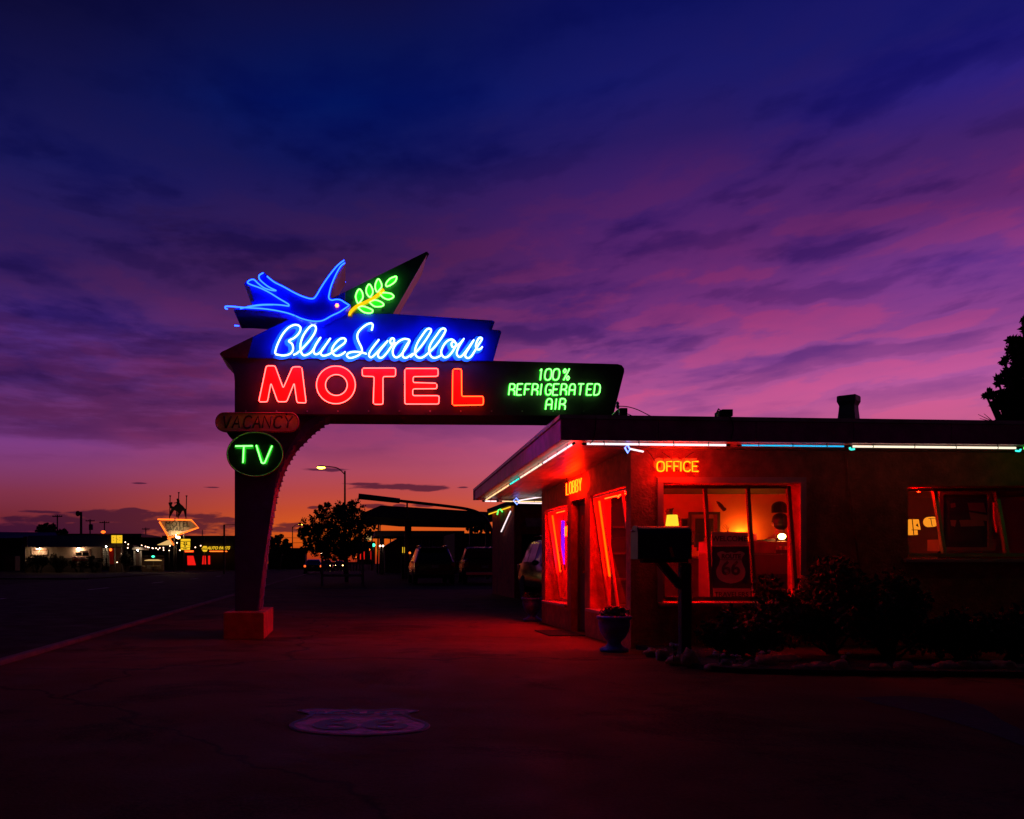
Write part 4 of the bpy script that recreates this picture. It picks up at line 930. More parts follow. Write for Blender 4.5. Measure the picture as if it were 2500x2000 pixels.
f_ = MB(); f_.bar(P(2272, 1265, 12.395), P(2276, 1285, 12.395), .006); f_.bar(P(2267, 1266, 12.393), P(2289, 1266, 12.393), .006); f_.build('frame', 'black_metal', sc_)
pic('big brown framed poster hung inside the right hand window', 2294, 1198, 2422, 1346, 11.42, 'wood', .05, 'cloth_dark', 'paper_dark' if 'paper_dark' in M else 'cloth_dark')
po = [o for o in bpy.data.objects if o.get('label', '').startswith('big brown framed')][0]
pr = MB()
for q in ([(2362, 1228), (2402, 1228), (2408, 1252), (2366, 1246)], [(2366, 1250), (2410, 1258), (2410, 1272), (2370, 1268)], [(2320, 1270), (2335, 1270), (2332, 1286), (2322, 1284)], [(2342, 1270), (2400, 1268), (2404, 1284), (2346, 1286)], [(2320, 1230), (2332, 1228), (2334, 1238), (2322, 1240)]):
    pr.flat(pz(q, 11.424))
pr.build('print', 'paper', po)
sb = thing('display_shelf', 'low display shelf with small bright trinkets under the framed poster', 'shelf', P(2360, 1370, 11.9))
MB().box(P(2300, 1345, 11.9), P(2430, 1317, 11.9)+Vector((0, .3, 0))).build('shelf', 'wood', sb)
t_ = MB(); t_.ball(P(2316, 1312, 11.95), .04, 10, (1.3, 1, .4)); t_.build('trinket', 'shade_orange', sb)
t_ = MB()
for x in (2340, 2372, 2391, 2408): t_.lathe([(.03, 0), (.04, .04), (.02, .08), (.025, .1)], P(x, 1317, 12.0), 10)
t_.build('trinket', 'letter_red', sb)
cu = MB(); cu.prism(pz([(2427, 1228), (2438, 1228), (2440, 1255), (2434, 1300), (2428, 1262)], 12.3), (0, .03, 0)); solo(cu, 'red_pennant', 'letter_red', 'narrow red pennant hanging behind the right window', 'pennant')
# a person sitting with their back to the window
def skin_obj(name, verts, edges, radii, mat, parent, sub=2):
    me = bpy.data.meshes.new(name); L = LOC[parent]; me.from_pydata([Vector(v)-L for v in verts], edges, [])
    o = bpy.data.objects.new(name, me); C.objects.link(o)
    o.modifiers.new('skin', 'SKIN'); sv = me.skin_vertices
    if not sv:
        bpy.context.view_layer.objects.active = o; sv = me.skin_vertices
    lay_ = sv[0] if sv else None
    if lay_:
        for i, r_ in enumerate(radii): lay_.data[i].radius = (r_, r_) if not isinstance(r_, tuple) else r_
        lay_.data[0].use_root = True
    m = o.modifiers.new('sub', 'SUBSURF'); m.levels = m.render_levels = sub
    dg = bpy.context.evaluated_depsgraph_get(); dg.update(); me2 = bpy.data.meshes.new_from_object(o.evaluated_get(dg))
    bpy.data.objects.remove(o); o = bpy.data.objects.new(name, me2); C.objects.link(o); o.parent = parent; LOC[o] = L
    me2.materials.clear(); me2.materials.append(M[mat])
    for p in me2.polygons: p.use_smooth = True
    return o
hx, hy = P(1904, 1280, 13.7).x, 13.7; hz = P(1904, 1280, 13.7).z
pe = thing('person', 'person with short dark hair seated behind the counter, back to the window', 'person', (hx, hy, .02))
V = [(0, 0, -.72), (0, .0, -.55), (0, -.01, -.4), (0, 0, -.24), (0, .0, -.14), (0, .01, -.05), (0, .02, .02), (0, .02, .08),
     (-.17, 0, -.26), (-.24, .05, -.48), (-.2, .28, -.56), (-.18, .34, -.56), (.17, 0, -.26), (.24, .05, -.48), (.2, .28, -.56), (.18, .34, -.56),
     (-.12, .2, -.76), (-.13, .42, -.78), (-.13, .45, -1.15), (.12, .2, -.76), (.13, .42, -.78), (.13, .45, -1.15)]
E = [(0, 1), (1, 2), (2, 3), (3, 4), (4, 5), (5, 6), (6, 7), (3, 8), (8, 9), (9, 10), (10, 11), (3, 12), (12, 13), (13, 14), (14, 15), (0, 16), (16, 17), (17, 18), (0, 19), (19, 20), (20, 21)]
R = [.16, .15, .16, .12, .06, .075, .09, .085, .07, .052, .035, .03, .07, .052, .035, .03, .09, .07, .05, .09, .07, .05]
fi = []
for sx, w_ in ((-1, 11), (1, 15)):
    bx, by, bz = V[w_]
    for k, (ox, ln) in enumerate([(-.03, .06), (-.01, .075), (.01, .08), (.03, .065)]):
        V.append((bx+ox, by+.05, bz)); V.append((bx+ox, by+.05+ln*.5, bz-.006)); V.append((bx+ox, by+.05+ln, bz-.025)); R += [.009, .0085, .007]
        j = len(V); E += [(w_, j-3), (j-3, j-2), (j-2, j-1)]
    V.append((bx-sx*.045, by+.02, bz)); V.append((bx-sx*.06, by+.06, bz-.01)); R += [.01, .008]; j = len(V); E += [(w_, j-2), (j-2, j-1)]
skin_obj('body', [(hx+x, hy+y, hz+z) for x, y, z in V], E, R, 'person_skin', pe)
hr = MB(); hr.ball((hx, hy-.005, hz+.055), .118, 16, (1, 1.05, 1.0), .08, 3); hr.ball((hx, hy-.03, hz-.0), .105, 14, (1, .9, .9), .06, 5); hr.build('hair', 'person_hair', pe)
er_ = MB(); er_.ball((hx-.108, hy+.0, hz+.0), .034, 10, (.4, .7, 1.1)); er_.ball((hx+.108, hy+.0, hz+.0), .034, 10, (.4, .7, 1.1)); er_.build('ear', 'person_skin', pe)
fc = MB(); fc.ball((hx, hy+.125, hz-.01), .022, 8, (.8, 1.2, 1.3)); fc.ball((hx, hy+.108, hz-.055), .025, 8, (1.2, .5, .4)); fc.ball((hx-.035, hy+.1, hz+.025), .013, 8); fc.ball((hx+.035, hy+.1, hz+.025), .013, 8); fc.build('face', 'person_skin', pe)
sh_ = MB(); sh_.lathe([(.19, -.72), (.18, -.55), (.185, -.4), (.17, -.27), (.1, -.19), (.078, -.15)], (hx, hy, hz), 20)
for k in (-1, 1): sh_.tube([(hx+k*.13, hy, hz-.27), (hx+k*.19, hy+.01, hz-.3), (hx+k*.25, hy+.05, hz-.48), (hx+k*.22, hy+.2, hz-.54)], [.085, .082, .065, .05], 12)
sh_.build('shirt', 'cloth_dark', pe)
of_ch = thing('office_chair', 'dark office chair under the seated person', 'chair', (hx, hy, .02))
bevel(MB().box((hx-.24, hy-.22, hz-.93), (hx+.24, hy+.26, hz-.87)).build('seat', 'cloth_dark', of_ch), .02); MB().lathe([(.26, .0), (.26, .03), (.03, .06), (.03, hz-.95)], (hx, hy, .02), 12).build('base', 'black_metal', of_ch)
# far lobby window: tube added for a reflected purple glow, and OPEN sign
pn = thing('reflection_tube', 'added violet glowing tube in place of a reflection in the far lobby window', 'neon tube', (3.765, 15.5, .9)); MB().tube([(3.765, 15.5, 1.02), (3.765, 15.5, 1.78)], .03, 10).build('tube', 'glow_purple', pn); MB().lathe([(.045, .93), (.045, 1.02), (.02, 1.03)], (3.765, 15.5, 0), 10).build('base', 'black_metal', pn)
op = thing('open_neon_sign', 'small upright orange neon sign reading OPEN in the far lobby window', 'neon sign', (3.7, 14.7, 1.3))
for i, ch in enumerate('OPEN'):
    tb = MB()
    for s_ in strokes(ch, i*.105, 0, .075, .16, 0., lambda a, b: Vector((3.70+.2*0, 15.1-a, 1.5-b-.0))): tb.tube(s_, .0065, 6)
    tb.build('letter', 'n_lobby', op)
MB().tube([(3.71, 15.12, 1.49), (3.71, 14.68, 1.49)], .004, 5).build('wire', 'black_metal', op)
# ------------------------------------------------------------------ mailbox, urns, planting bed
mb_ = thing('mailbox', 'large dark blue arched mailbox on a braced wooden post before the office window', 'mailbox', P(1672, 1375, 9.8)*Vector((1, 1, 0)))
zt, zb, yc = 1.05+(HY-1285)*9.8/F, 1.05+(HY-1365)*9.8/F, 9.8; hw = .115
prof = [(-hw, zb), (-hw, zt-.1)]+[(-hw*math.cos(math.pi*i/12), zt-.1+.1*math.sin(math.pi*i/12)) for i in range(1, 12)]+[(hw, zt-.1), (hw, zb)]
xa, xb = P(1560, 0, 9.7).x, P(1687, 0, 9.7).x
bevel(MB().prism([(xa, yc+y, z) for y, z in prof], (xb-xa, 0, 0), False).build('box', 'mailbox', mb_), .006)
dd = MB().prism([(xa-.018, yc+y*1.03, zb+(z-zb)*1.02) for y, z in prof], (.016, 0, 0)).build('door', 'mailbox', mb_)
MB().tube([(xa-.02, yc-.03, zt-.06), (xa-.045, yc-.025, zt-.05), (xa-.045, yc+.025, zt-.05), (xa-.02, yc+.03, zt-.06)], .006, 6).build('handle', 'chrome', dd)
r_ = MB(); r_.tube([(xa+.01, yc+y*1.01, z+.002) for y, z in prof], .005, 6); r_.tube([(xb-.01, yc+y*1.01, z+.002) for y, z in prof], .005, 6); r_.build('rib', 'mailbox', mb_)
MB().bar((xa+.33, yc-hw-.006, zb+.13), (xa+.36, yc-hw-.006, zb+.02), .03, .006, (0, 1, 0)).build('flag', 'letter_red', mb_)
px_ = P(1672, 0, 9.8).x; bevel(MB().box((px_-.055, yc-.055, -.05), (px_+.055, yc+.055, zb-.042)).build('post', 'post', mb_), .008)
bevel(MB().box((xa+.06, yc-.06, zb-.04), (xb-.01, yc+.06, zb-.002)).build('shelf', 'post', mb_), .005)
MB().bar(P(1609, 1370, 9.8), P(1662, 1432, 9.8), .08, .075, (0, 1, 0)).build('brace', 'post', mb_)
URN = [(.0, 0), (.15, 0), (.155, .03), (.1, .055), (.07, .085), (.075, .11), (.12, .16), (.155, .23), (.168, .3), (.165, .345), (.185, .36), (.19, .385), (.175, .395), (.155, .385), (.15, .33), (0, .33)]
def leaves(mb, c, R, n, size, rnd, sq=(1, 1, 1), p=.45):
    c = Vector(c)
    for _ in range(n):
        d = Vector((rnd.gauss(0, 1), rnd.gauss(0, 1), rnd.gauss(0, 1))).normalized()*(rnd.random()**p)*R
        mb.leafquad(c+Vector((d.x*sq[0], d.y*sq[1], d.z*sq[2])), size*rnd.uniform(.6, 1.3), rnd)
def urn(label, c, k):
    t = thing('urn_planter', label, 'planter', c, 'glazed urn planters outside the lobby'); c = Vector(c)
    MB().lathe([(r*k, z*k) for r, z in URN], c, 32).build('urn', 'urn_blue', t)
    MB().lathe([(0, .345*k), (.152*k, .34*k)], c, 16).build('soil', 'soil', t)
    rnd = random.Random(int(c.y*10)); l = MB()
    for i in range(9):
        a = rnd.random()*6.28; q = c+Vector((math.cos(a)*.08*k, math.sin(a)*.08*k, .4*k)); l.tube([c+Vector((0, 0, .33*k)), q], .006, 5); leaves(l, q+Vector((0, 0, .03)), .09*k, 40, .06, rnd, (1, 1, .6))
    l.build('plant', 'leaf', t)
urn('blue glazed urn planter by the front corner of the lobby', G(1507, 1593)+Vector((0, .12, 0)), 1.08)
urn('blue glazed urn planter at the far end of the lobby wall', G(1303, 1517)+Vector((0, .1, 0)), 1.08)
dm = MB(); dm.box((2.95, 12.95, 0), (3.47, 13.95, .016)); solo(dm, 'doormat', 'mat', 'black rubber doormat before the lobby side door', 'doormat')
edge = [G(x, y) for x, y in [(1588, 1590), (1600, 1603), (1640, 1620), (1690, 1632), (1740, 1640), (1820, 1645), (1950, 1648), (2100, 1650), (2300, 1652), (2500, 1654)]]+[Vector((12, 8.35, 0))]
bed = [Vector((3.55, 10.97, 0))]+edge+[Vector((12.4, 10.97, 0))]
b_ = MB().prism([v+Vector((0, 0, .0)) for v in bed], (0, 0, .05)); struct(b_, 'planting_bed', 'soil')
ST = [(1593, 1586, 34, 20, 'stone_c', 'flat brown border stone at the left tip of the planting bed'), (1617, 1594, 32, 26, 'stone_b', 'grey pink border stone second in the row by the mailbox post'), (1650, 1606, 42, 24, 'stone_a', 'long tan border stone just right of the mailbox post'),
      (1685, 1612, 40, 44, 'stone_a', 'upright wedge shaped pale stone, tallest of the border'), (1739, 1620, 36, 16, 'stone_a', 'thin flat pale stone low in the border'), (1772, 1618, 30, 24, 'stone_c', 'small brown stone between the thin flat stone and a round one'),
      (1803, 1622, 28, 18, 'stone_a', 'small rounded ruddy border stone'), (1834, 1622, 30, 26, 'stone_b', 'square lilac grey border stone'), (1872, 1616, 50, 36, 'stone_a', 'largest tan boulder of the middle border'), (1915, 1608, 62, 28, 'stone_a', 'long sloping tan stone right of the largest boulder')]
rnd = random.Random(3)
for x in (1965, 2005, 2050, 2150, 2207, 2262, 2310, 2355, 2402, 2450, 2490): ST.append((x, 1630-rnd.random()*6, rnd.uniform(38, 60), rnd.uniform(18, 32), rnd.choice(['stone_a', 'stone_b', 'stone_c']), None))
for i, (x, y, w_, h_, m_, lb) in enumerate(ST):
    g = G(x, min(y+14, 1640)+4); k = g.y/F; s = MB()
    s.ball(g+Vector((0, 0, h_*k*.45)), 1, 14, (w_*k*.55, w_*k*.45, h_*k*.58), .45, i+2)
    solo(s, 'border_stone', m_, lb or 'dull rounded border stone lost in the shadow under the shrubs at the right', 'stone', 'border stones round the planting bed' if lb else 'shadowed border stones at the right')
def shrub(label, px, Z, top, wpx, n, seed, mat='leaf'):
    rnd = random.Random(seed); base = P(px, HY, Z)*Vector((1, 1, 0))+Vector((0, 0, .05)); H = P(px, top, Z).z-.05; R = wpx*Z/F/2
    t = thing('shrub', label, 'shrub', base); f, s = MB(), MB()
    for i in range(16):
        a = rnd.random()*6.28; q = rnd.random()**.5; tip = base+Vector((math.cos(a)*R*q, math.sin(a)*R*q*.55, H*rnd.uniform(.45, 1)*(1-.35*q*q)))
        mid = base.lerp(tip, .5)+Vector((rnd.uniform(-.05, .05), rnd.uniform(-.05, .05), .05)); s.tube([base+Vector((rnd.uniform(-.06, .06), rnd.uniform(-.06, .06), 0)), mid, tip], [.014, .004], 5)
        for p_, r_ in ((tip, .2), (mid, .24), (base.lerp(tip, .8), .2)): leaves(f, p_, r_*max(.6, R), n//48, .075, rnd)
    f.build('foliage', mat, t); s.build('stem', 'bark', t)
shrub('largest dark shrub before the office wall, its top level with the window sill', 2030, 9.9, 1345, 380, 6400, 1)
shrub('low leafy shrub right of the mailbox under the office window', 1800, 9.7, 1492, 180, 3000, 2)
shrub('loose dry shrub below the right hand window', 2170, 9.5, 1395, 330, 4400, 3, 'dry_leaf')
shrub('low spreading shrub near the right end of the planting bed', 2345, 9.3, 1500, 220, 2600, 4, 'dry_leaf')
shrub('round dark shrub at the right edge of the planting bed', 2475, 9.2, 1490, 200, 2600, 5)
FLW = [(1645, 1574, 'small pale pink flower cluster beside the mailbox post'), (1757, 1597, 'small white flower in the border before the low shrub'), (1800, 1604, 'faint pink flower between two border stones'), (1870, 1592, 'pale flower stalk above the largest boulder'), (2065, 1600, 'dim pink flower pair under the dry shrub')]
for i, (x, y, lb) in enumerate(FLW):
    p = P(x, y, 9.15); t = thing('flower', lb, 'flower', p*Vector((1, 1, 0))+Vector((0, 0, .05)), 'small flowers in the border'); rr = random.Random(i)
    pe_ = MB()
    for k in range(5): pe_.ball(p+Vector((rr.uniform(-.05, .05), rr.uniform(-.03, .03), rr.uniform(-.03, .03))), .022, 6, (1, 1, .6), .3, k)
    pe_.build('petals', 'petal', t); s = MB(); s.tube([p, p*Vector((1, 1, 0))+Vector((0, 0, .05))], .006, 5); leaves(s, p-Vector((0, 0, .06)), .05, 14, .05, rr); s.build('stem', 'leaf', t)

# ------------------------------------------------------------------ garage wing behind the office
ga = thing('garage_wing', 'dark motel garage wing behind the office with corrugated awning', 'building', (5.1, 27, 0))
zr = lambda y: 2.86-.0*(y-27)
w = MB(); w.box((5.1, 27, -.02), (5.32, 31, 2.78)); w.box((5.322, 27, 1.92), (14, 27.2, 2.78)); w.box((9.2, 27, -.02), (14, 27.2, 1.918)); w.box((5.322, 30.8, -.02), (14, 31, 2.78)); w.build('wall', 'stucco', ga)
MB().box((4.95, 26.8, 2.782), (14, 31.2, 2.92)).build('roof', 'roofing', ga)
aw = MB()
for i in range(6): aw.hexa([(5.42, 26.98-.03*i-.03, 2.36-.045*i), (9, 26.98-.03*i-.03, 2.36-.045*i), (9, 26.98-.03*i, 2.36-.045*i), (5.42, 26.98-.03*i, 2.36-.045*i)], [(5.42, 26.98-.03*i-.035, 2.4-.045*i), (9, 26.98-.03*i-.035, 2.4-.045*i), (9, 26.98-.03*i, 2.4-.045*i), (5.42, 26.98-.03*i, 2.4-.045*i)])
aw.build('awning', 'sky_metal', ga)
MB().box((5.322, 30.7, -.02), (13.9, 30.78, 2.7)).build('garage_door', 'far_dark', ga)
gn = thing('wing_neon', 'yellow neon tube with a green loop along the garage wing eave', 'neon tube', (5.02, 27.2, 2.78))
z_ = 2.74; MB().tube([(5.0, 27.1, z_), (5.0, 28.6, z_)], .02, 8).build('tube', 'n_yellow', gn); MB().tube([(5.0, 29.4, z_), (5.0, 31.1, z_)], .02, 8).build('tube', 'n_yellow', gn)
MB().tube(crom([(5.0, 28.5, z_-.06), (5.0, 28.7, z_+.0), (5.0, 29.0, z_+.06), (5.0, 29.25, z_-.0), (5.0, 29.4, z_-.1)], 5), .02, 8).build('loop', 'n_greenstrip', gn)
dn = thing('wing_neon', 'white neon tube slanting down the garage wing side wall', 'neon tube', (5.05, 28, 2.4)); MB().tube([(5.04, 27.3, 2.62), (5.04, 28.9, 2.06)], .018, 8).build('tube', 'n_white', dn); MB().tube([(5.085, 27.3, 2.6), (5.085, 28.9, 2.04)], .02, 6).build('rail', 'sky_metal', dn)

# ------------------------------------------------------------------ vehicles
def ring(y, zb, zm, zbelt, ztop, wb, w_, wbl, wr):
    h = [(wb, zb), (w_, zb+.14), (w_, zm), (wbl, zbelt), (wr, ztop-.06), (wr-.1, ztop)]
    return [Vector((x, y, z)) for x, z in h]+[Vector((-x, y, z)) for x, z in reversed(h)]
def loft(mb, rings, sub=1):
    n = len(rings[0]); o = len(mb.v); vs = [v for r in rings for v in r]
    fs = [(i*n+k, i*n+(k+1) % n, (i+1)*n+(k+1) % n, (i+1)*n+k) for i in range(len(rings)-1) for k in range(n)]
    fs += [tuple(range(n))[::-1], tuple((len(rings)-1)*n+k for k in range(n))]
    return mb.add(vs, fs, True)
KIND = {
 'suv': dict(st=[(0, .42, .6, .84, .92, .72, .84, .84, .74), (.07, .34, .6, 1.0, 1.1, .8, .92, .9, .8), (.2, .3, .62, 1.03, 1.26, .8, .935, .9, .78), (.58, .28, .62, 1.03, 1.67, .8, .94, .91, .69), (1.3, .28, .62, 1.02, 1.73, .8, .945, .91, .7), (2.3, .28, .62, 1.01, 1.72, .8, .945, .91, .7), (2.85, .28, .62, 1.0, 1.63, .8, .945, .91, .66), (3.6, .28, .62, .98, 1.07, .8, .935, .9, .8), (4.4, .3, .6, .9, .97, .78, .92, .86, .74), (4.62, .38, .55, .7, .8, .7, .8, .8, .64)], rw=((.21, 1.25), (.55, 1.6)), sw=[(.72, 1.25), (1.32, 2.15), (2.22, 2.78)], ws=(2.92, 3.5), wh=(.86, 3.72), R=.36, lamp=(.78, 1.02, .09)),
 'pickup': dict(st=[(0, .46, .6, .8, .9, .76, .88, .88, .82), (.05, .4, .62, 1.1, 1.2, .84, .97, .97, .92), (1.0, .36, .62, 1.12, 1.22, .84, .98, .97, .92), (1.9, .36, .62, 1.13, 1.24, .84, .98, .96, .9), (1.98, .36, .62, 1.14, 1.76, .84, .98, .95, .74), (2.9, .36, .62, 1.14, 1.84, .84, .98, .95, .76), (3.5, .36, .62, 1.13, 1.76, .84, .98, .95, .72), (4.15, .36, .62, 1.1, 1.2, .84, .98, .94, .84), (5.2, .38, .62, 1.03, 1.12, .82, .96, .92, .8), (5.42, .44, .6, .8, .9, .74, .86, .86, .72)], rw=((1.955, 1.3), (1.97, 1.66)), sw=[(2.1, 2.7), (2.78, 3.4)], ws=(3.56, 4.08), wh=(.95, 4.35), R=.4, lamp=(.8, 1.08, .04)),
 'sedan': dict(st=[(0, .4, .52, .74, .84, .68, .8, .8, .7), (.06, .3, .52, .86, .95, .76, .88, .86, .78), (.7, .26, .52, .9, 1.0, .76, .9, .87, .78), (1.35, .26, .52, .92, 1.38, .76, .9, .87, .64), (2.2, .26, .52, .9, 1.45, .76, .9, .87, .64), (2.7, .26, .52, .9, 1.38, .76, .9, .87, .62), (3.4, .26, .52, .86, .96, .76, .9, .86, .76), (4.3, .28, .5, .76, .84, .74, .87, .82, .7), (4.5, .34, .46, .6, .7, .66, .76, .76, .6)], rw=((.75, 1.05), (1.28, 1.33)), sw=[(1.45, 2.05), (2.12, 2.66)], ws=(2.76, 3.3), wh=(.8, 3.55), R=.32, lamp=(.68, .86, .03)),
}
def car(kind, name, label, pos, ang, mat, group=None, lit=None):
    K = KIND[kind]; t = thing(name, label, {'suv': 'car', 'pickup': 'pickup truck', 'sedan': 'car'}[kind], pos, group)
    t.rotation_euler = (0, 0, ang); L0 = Vector(pos)
    def put(mb, nm, m, par=t):
        mb.v = [v+L0 for v in mb.v]; return mb.build(nm, m, par)
    b = MB(); rings = [ring(*s) for s in K['st']]; loft(b, rings); body = put(b, 'body', mat); bevel(body, .03, 2); body.modifiers.new('normals', 'WEIGHTED_NORMAL')
    if kind == 'suv':
        for s in (-1, 1):
            q = MB(); q.tube([(s*.6, .7, 1.72), (s*.62, .9, 1.79), (s*.62, 2.4, 1.79), (s*.6, 2.6, 1.72)], .018, 6); put(q, 'roof_rail', 'chrome')
        q = MB(); q.box((-.62, .36, 1.655), (.62, .62, 1.7)); put(q, 'spoiler', mat)
    if kind == 'pickup':
        q = MB(); q.box((-.8, .08, 1.19), (.8, 1.85, 1.26)); put(q, 'bed_cover', 'tyre')
    (y0, z0), (y1, z1_) = K['rw']; wr = .68 if kind != 'pickup' else .66
    q = MB(); q.add([(-wr-.06, y0-.012, z0), (wr+.06, y0-.012, z0), (wr-.1, y1-.012, z1_), (-wr+.1, y1-.012, z1_)], [(0, 1, 2, 3)]); put(q, 'rear_window', 'car_glass')
    def at(y, f, s):
        st = K['st']
        for a, c in zip(st, st[1:]):
            if a[0] <= y <= c[0]:
                k = (y-a[0])/(c[0]-a[0]); i = lambda n: a[n]+(c[n]-a[n])*k
                return Vector((s*((i(7)+(i(8)-i(7))*f)+.008), y, i(3)+(i(4)-.06-i(3))*f))
    for s in (-1, 1):
        for a, c in K['sw']:
            q = MB(); q.add([at(a, .1, s), at(c, .1, s), at(c, .86, s), at(a, .86, s)], [(0, 1, 2, 3)]); put(q, 'side_window', 'car_glass')
    y0, y1 = K['ws']; q = MB(); a, c = at(y0, 1, 1), at(y1, 1, 1); q.add([(-.7, y1, c.z+.07), (.7, y1, c.z+.07), (.56, y0, a.z+.03), (-.56, y0, a.z+.03)], [(0, 1, 2, 3)]); put(q, 'windscreen', 'car_glass')
    zl, zh, yl = K['lamp']; w_ = K['st'][1][6]
    for s in (-1, 1):
        q = MB(); q.box((s*(w_-.19) if s > 0 else -w_-.006, yl-.09, zl), (w_+.006 if s > 0 else -(w_-.19), yl+.14, zh)); bevel(put(q, 'tail_light', 'tail' if lit in ('rear',) else 'tail_lens'), .02)
        yf = K['st'][-1][0]; q = MB(); q.box((s*.62-.14, yf-.16, .62), (s*.62+.14, yf-.02, .78)); put(q, 'headlight', 'head' if lit == 'front' else 'chrome')
    q = MB(); q.box((-.16, yl-.1, zl-.02), (.16, yl-.07, zl+.1)); put(q, 'number_plate', 'plate')
    q = MB(); q.box((-w_+.05, -.04, .42), (w_-.05, .06, .6)); bevel(put(q, 'bumper', 'car_black' if kind != 'pickup' else 'chrome'), .03)
    for y in K['wh']:
        for s in (-1, 1):
            R_ = K['R']; q = MB(); q.lathe([(R_*.62, -.1), (R_*.95, -.11), (R_, -.06), (R_, .06), (R_*.95, .11), (R_*.62, .1)], (s*(w_-.07), y, R_), 20, 'x'); wh = put(q, 'wheel', 'tyre')
            q = MB(); q.lathe([(.0, .075), (R_*.2, .07), (R_*.5, .05), (R_*.62, .09)] if s > 0 else [(.0, -.075), (R_*.2, -.07), (R_*.5, -.05), (R_*.62, -.09)], (s*(w_-.07), y, R_), 12, 'x'); put(q, 'rim', 'rim', wh)
    for s in (-1, 1):
        q = MB(); yy = K['ws'][0]-.05; q.ball((s*(w_+.09), yy, 1.06 if kind != 'sedan' else .95), .1, 8, (1, .5, .7)); put(q, 'wing_mirror', mat)
    return t
p = G(1057, 1427); car('suv', 'parked_suv', 'black estate car seen from behind in the middle of the forecourt', (p.x+.1, p.y, 0), 0, 'car_black').scale = (1.08, 1.08, 1.08)
p = P(1184, HY, 45); car('pickup', 'parked_pickup', 'dark pickup truck parked right of the black estate car', (p.x, p.y, -.01), math.radians(-4), 'car_red').scale = (1.05, 1.05, 1.05)
car('suv', 'parked_suv', 'dark estate car half hidden behind the far corner of the lobby', (5.98, 26.3, 0), math.pi, 'car_dark')
p = P(764, HY, 88); car('sedan', 'moving_car', 'car driving away with two glowing red tail lights', (p.x, p.y, -.02), 0, 'car_black', 'cars far down the street', 'rear')
p = P(798, HY, 125); car('sedan', 'moving_car', 'oncoming car with a pair of bright headlights beneath the tree', (p.x, p.y, -.02), math.pi, 'car_black', 'cars far down the street', 'front')
p = P(828, HY, 140); car('sedan', 'moving_car', 'more distant oncoming car with headlights beside the tree trunk', (p.x, p.y, -.02), math.pi, 'car_grey', 'cars far down the street', 'front')

# ------------------------------------------------------------------ trees
def tree(label, base, trunk_r, top, blobs, Z, n, size, seed, mat='leaf', name='tree', depth=.8):
    rnd = random.Random(seed); base = Vector(base); t = thing(name, label, 'tree', base); f, s = MB(), MB()
    fork = base.lerp(Vector(top), .45); s.tube([base, base.lerp(fork, .5)+Vector((.03, 0, 0)), fork], [trunk_r, trunk_r*.7], 8)
    tot = sum(r*r for _, _, r in blobs)
    for x, y, r in blobs:
        R = r*Z/F; c = P(x, y, Z+rnd.uniform(-1, 1)*R*depth)
        mid = fork.lerp(c, .5)+Vector((rnd.uniform(-.2, .2)*R, rnd.uniform(-.2, .2)*R, .1*R)); s.tube([fork, mid, c], [trunk_r*.5, trunk_r*.12], 6)
        m_ = int(n*r*r/tot)
        for k in range(max(3, m_//26)):
            d = Vector((rnd.gauss(0, 1), rnd.gauss(0, 1), rnd.gauss(0, 1))).normalized()*(rnd.random()**.4)*R*1.05
            s.tube([c, c+d], [trunk_r*.1, trunk_r*.04], 4, cap=False)
            leaves(f, c+d, R*.3, 26, size, rnd)
    f.build('crown', mat, t); s.build('trunk', 'bark', t); return t
TB = [(792, 1252, 22), (826, 1250, 28), (866, 1246, 26), (758, 1292, 28), (800, 1288, 40), (848, 1284, 44), (888, 1288, 26), (742, 1312, 17), (776, 1326, 34), (828, 1330, 40), (872, 1322, 30), (903, 1300, 13), (776, 1236, 10), (803, 1234, 10), (862, 1232, 11), (838, 1238, 12), (742, 1284, 12), (856, 1346, 22), (790, 1352, 22), (752, 1336, 16), (818, 1356, 18), (872, 1350, 14), (908, 1287, 9)]
tree('small leafy tree behind the bench with sunset showing through its crown', P(846, HY, 50)*Vector((1, 1, 0)), .11, P(846, 1280, 50), TB, 50, 12500, .18, 11)
TR = [(2440, 940, 8), (2424, 985, 9), (2452, 880, 8), (2470, 850, 8), (2498, 790, 9), (2408, 966, 6), (2512, 800, 26), (2494, 845, 36), (2530, 880, 50), (2478, 890, 26), (2462, 930, 28), (2500, 950, 56), (2432, 966, 22), (2446, 996, 26), (2500, 1010, 50), (2470, 1026, 26), (2418, 960, 9), (2560, 960, 70), (2545, 820, 40), (2450, 1036, 20), (2486, 862, 12), (2466, 905, 14)]
tree('tall dark tree rising behind the right end of the office roof', P(2520, HY, 25)*Vector((1, 1, 0)), .22, P(2520, 900, 25), TR, 25, 8500, .19, 21, 'dry_leaf')
tw = MB(); rnd = random.Random(5)
o_ = P(2445, 1040, 24.5)
for x, y in [(2388, 1012), (2400, 1018), (2402, 1010), (2415, 1022), (2392, 1022)]: tw.tube([o_, P(2425, 1030, 24.5), P(x, y, 24.5)], [.02, .006], 5)
solo(tw, 'bare_twig', 'bark', 'bare twigs poking over the roof beside the tall dark tree', 'twig')
tree('dark tree behind the far end of the gas station canopy', P(1160, HY, 75)*Vector((1, 1, 0)), .15, P(1160, 1290, 75), [(1146, 1285, 10), (1160, 1290, 12), (1180, 1290, 13), (1192, 1288, 10), (1170, 1282, 8)], 75, 1600, .3, 31)
tree('broad dark tree left of the pylon foot, far off along the street', P(680, HY, 150)*Vector((1, 1, 0)), .3, P(690, 1330, 150), [(660, 1320, 16), (682, 1322, 18), (700, 1326, 14), (672, 1335, 20), (694, 1340, 16), (648, 1330, 14)], 150, 1800, .6, 32)
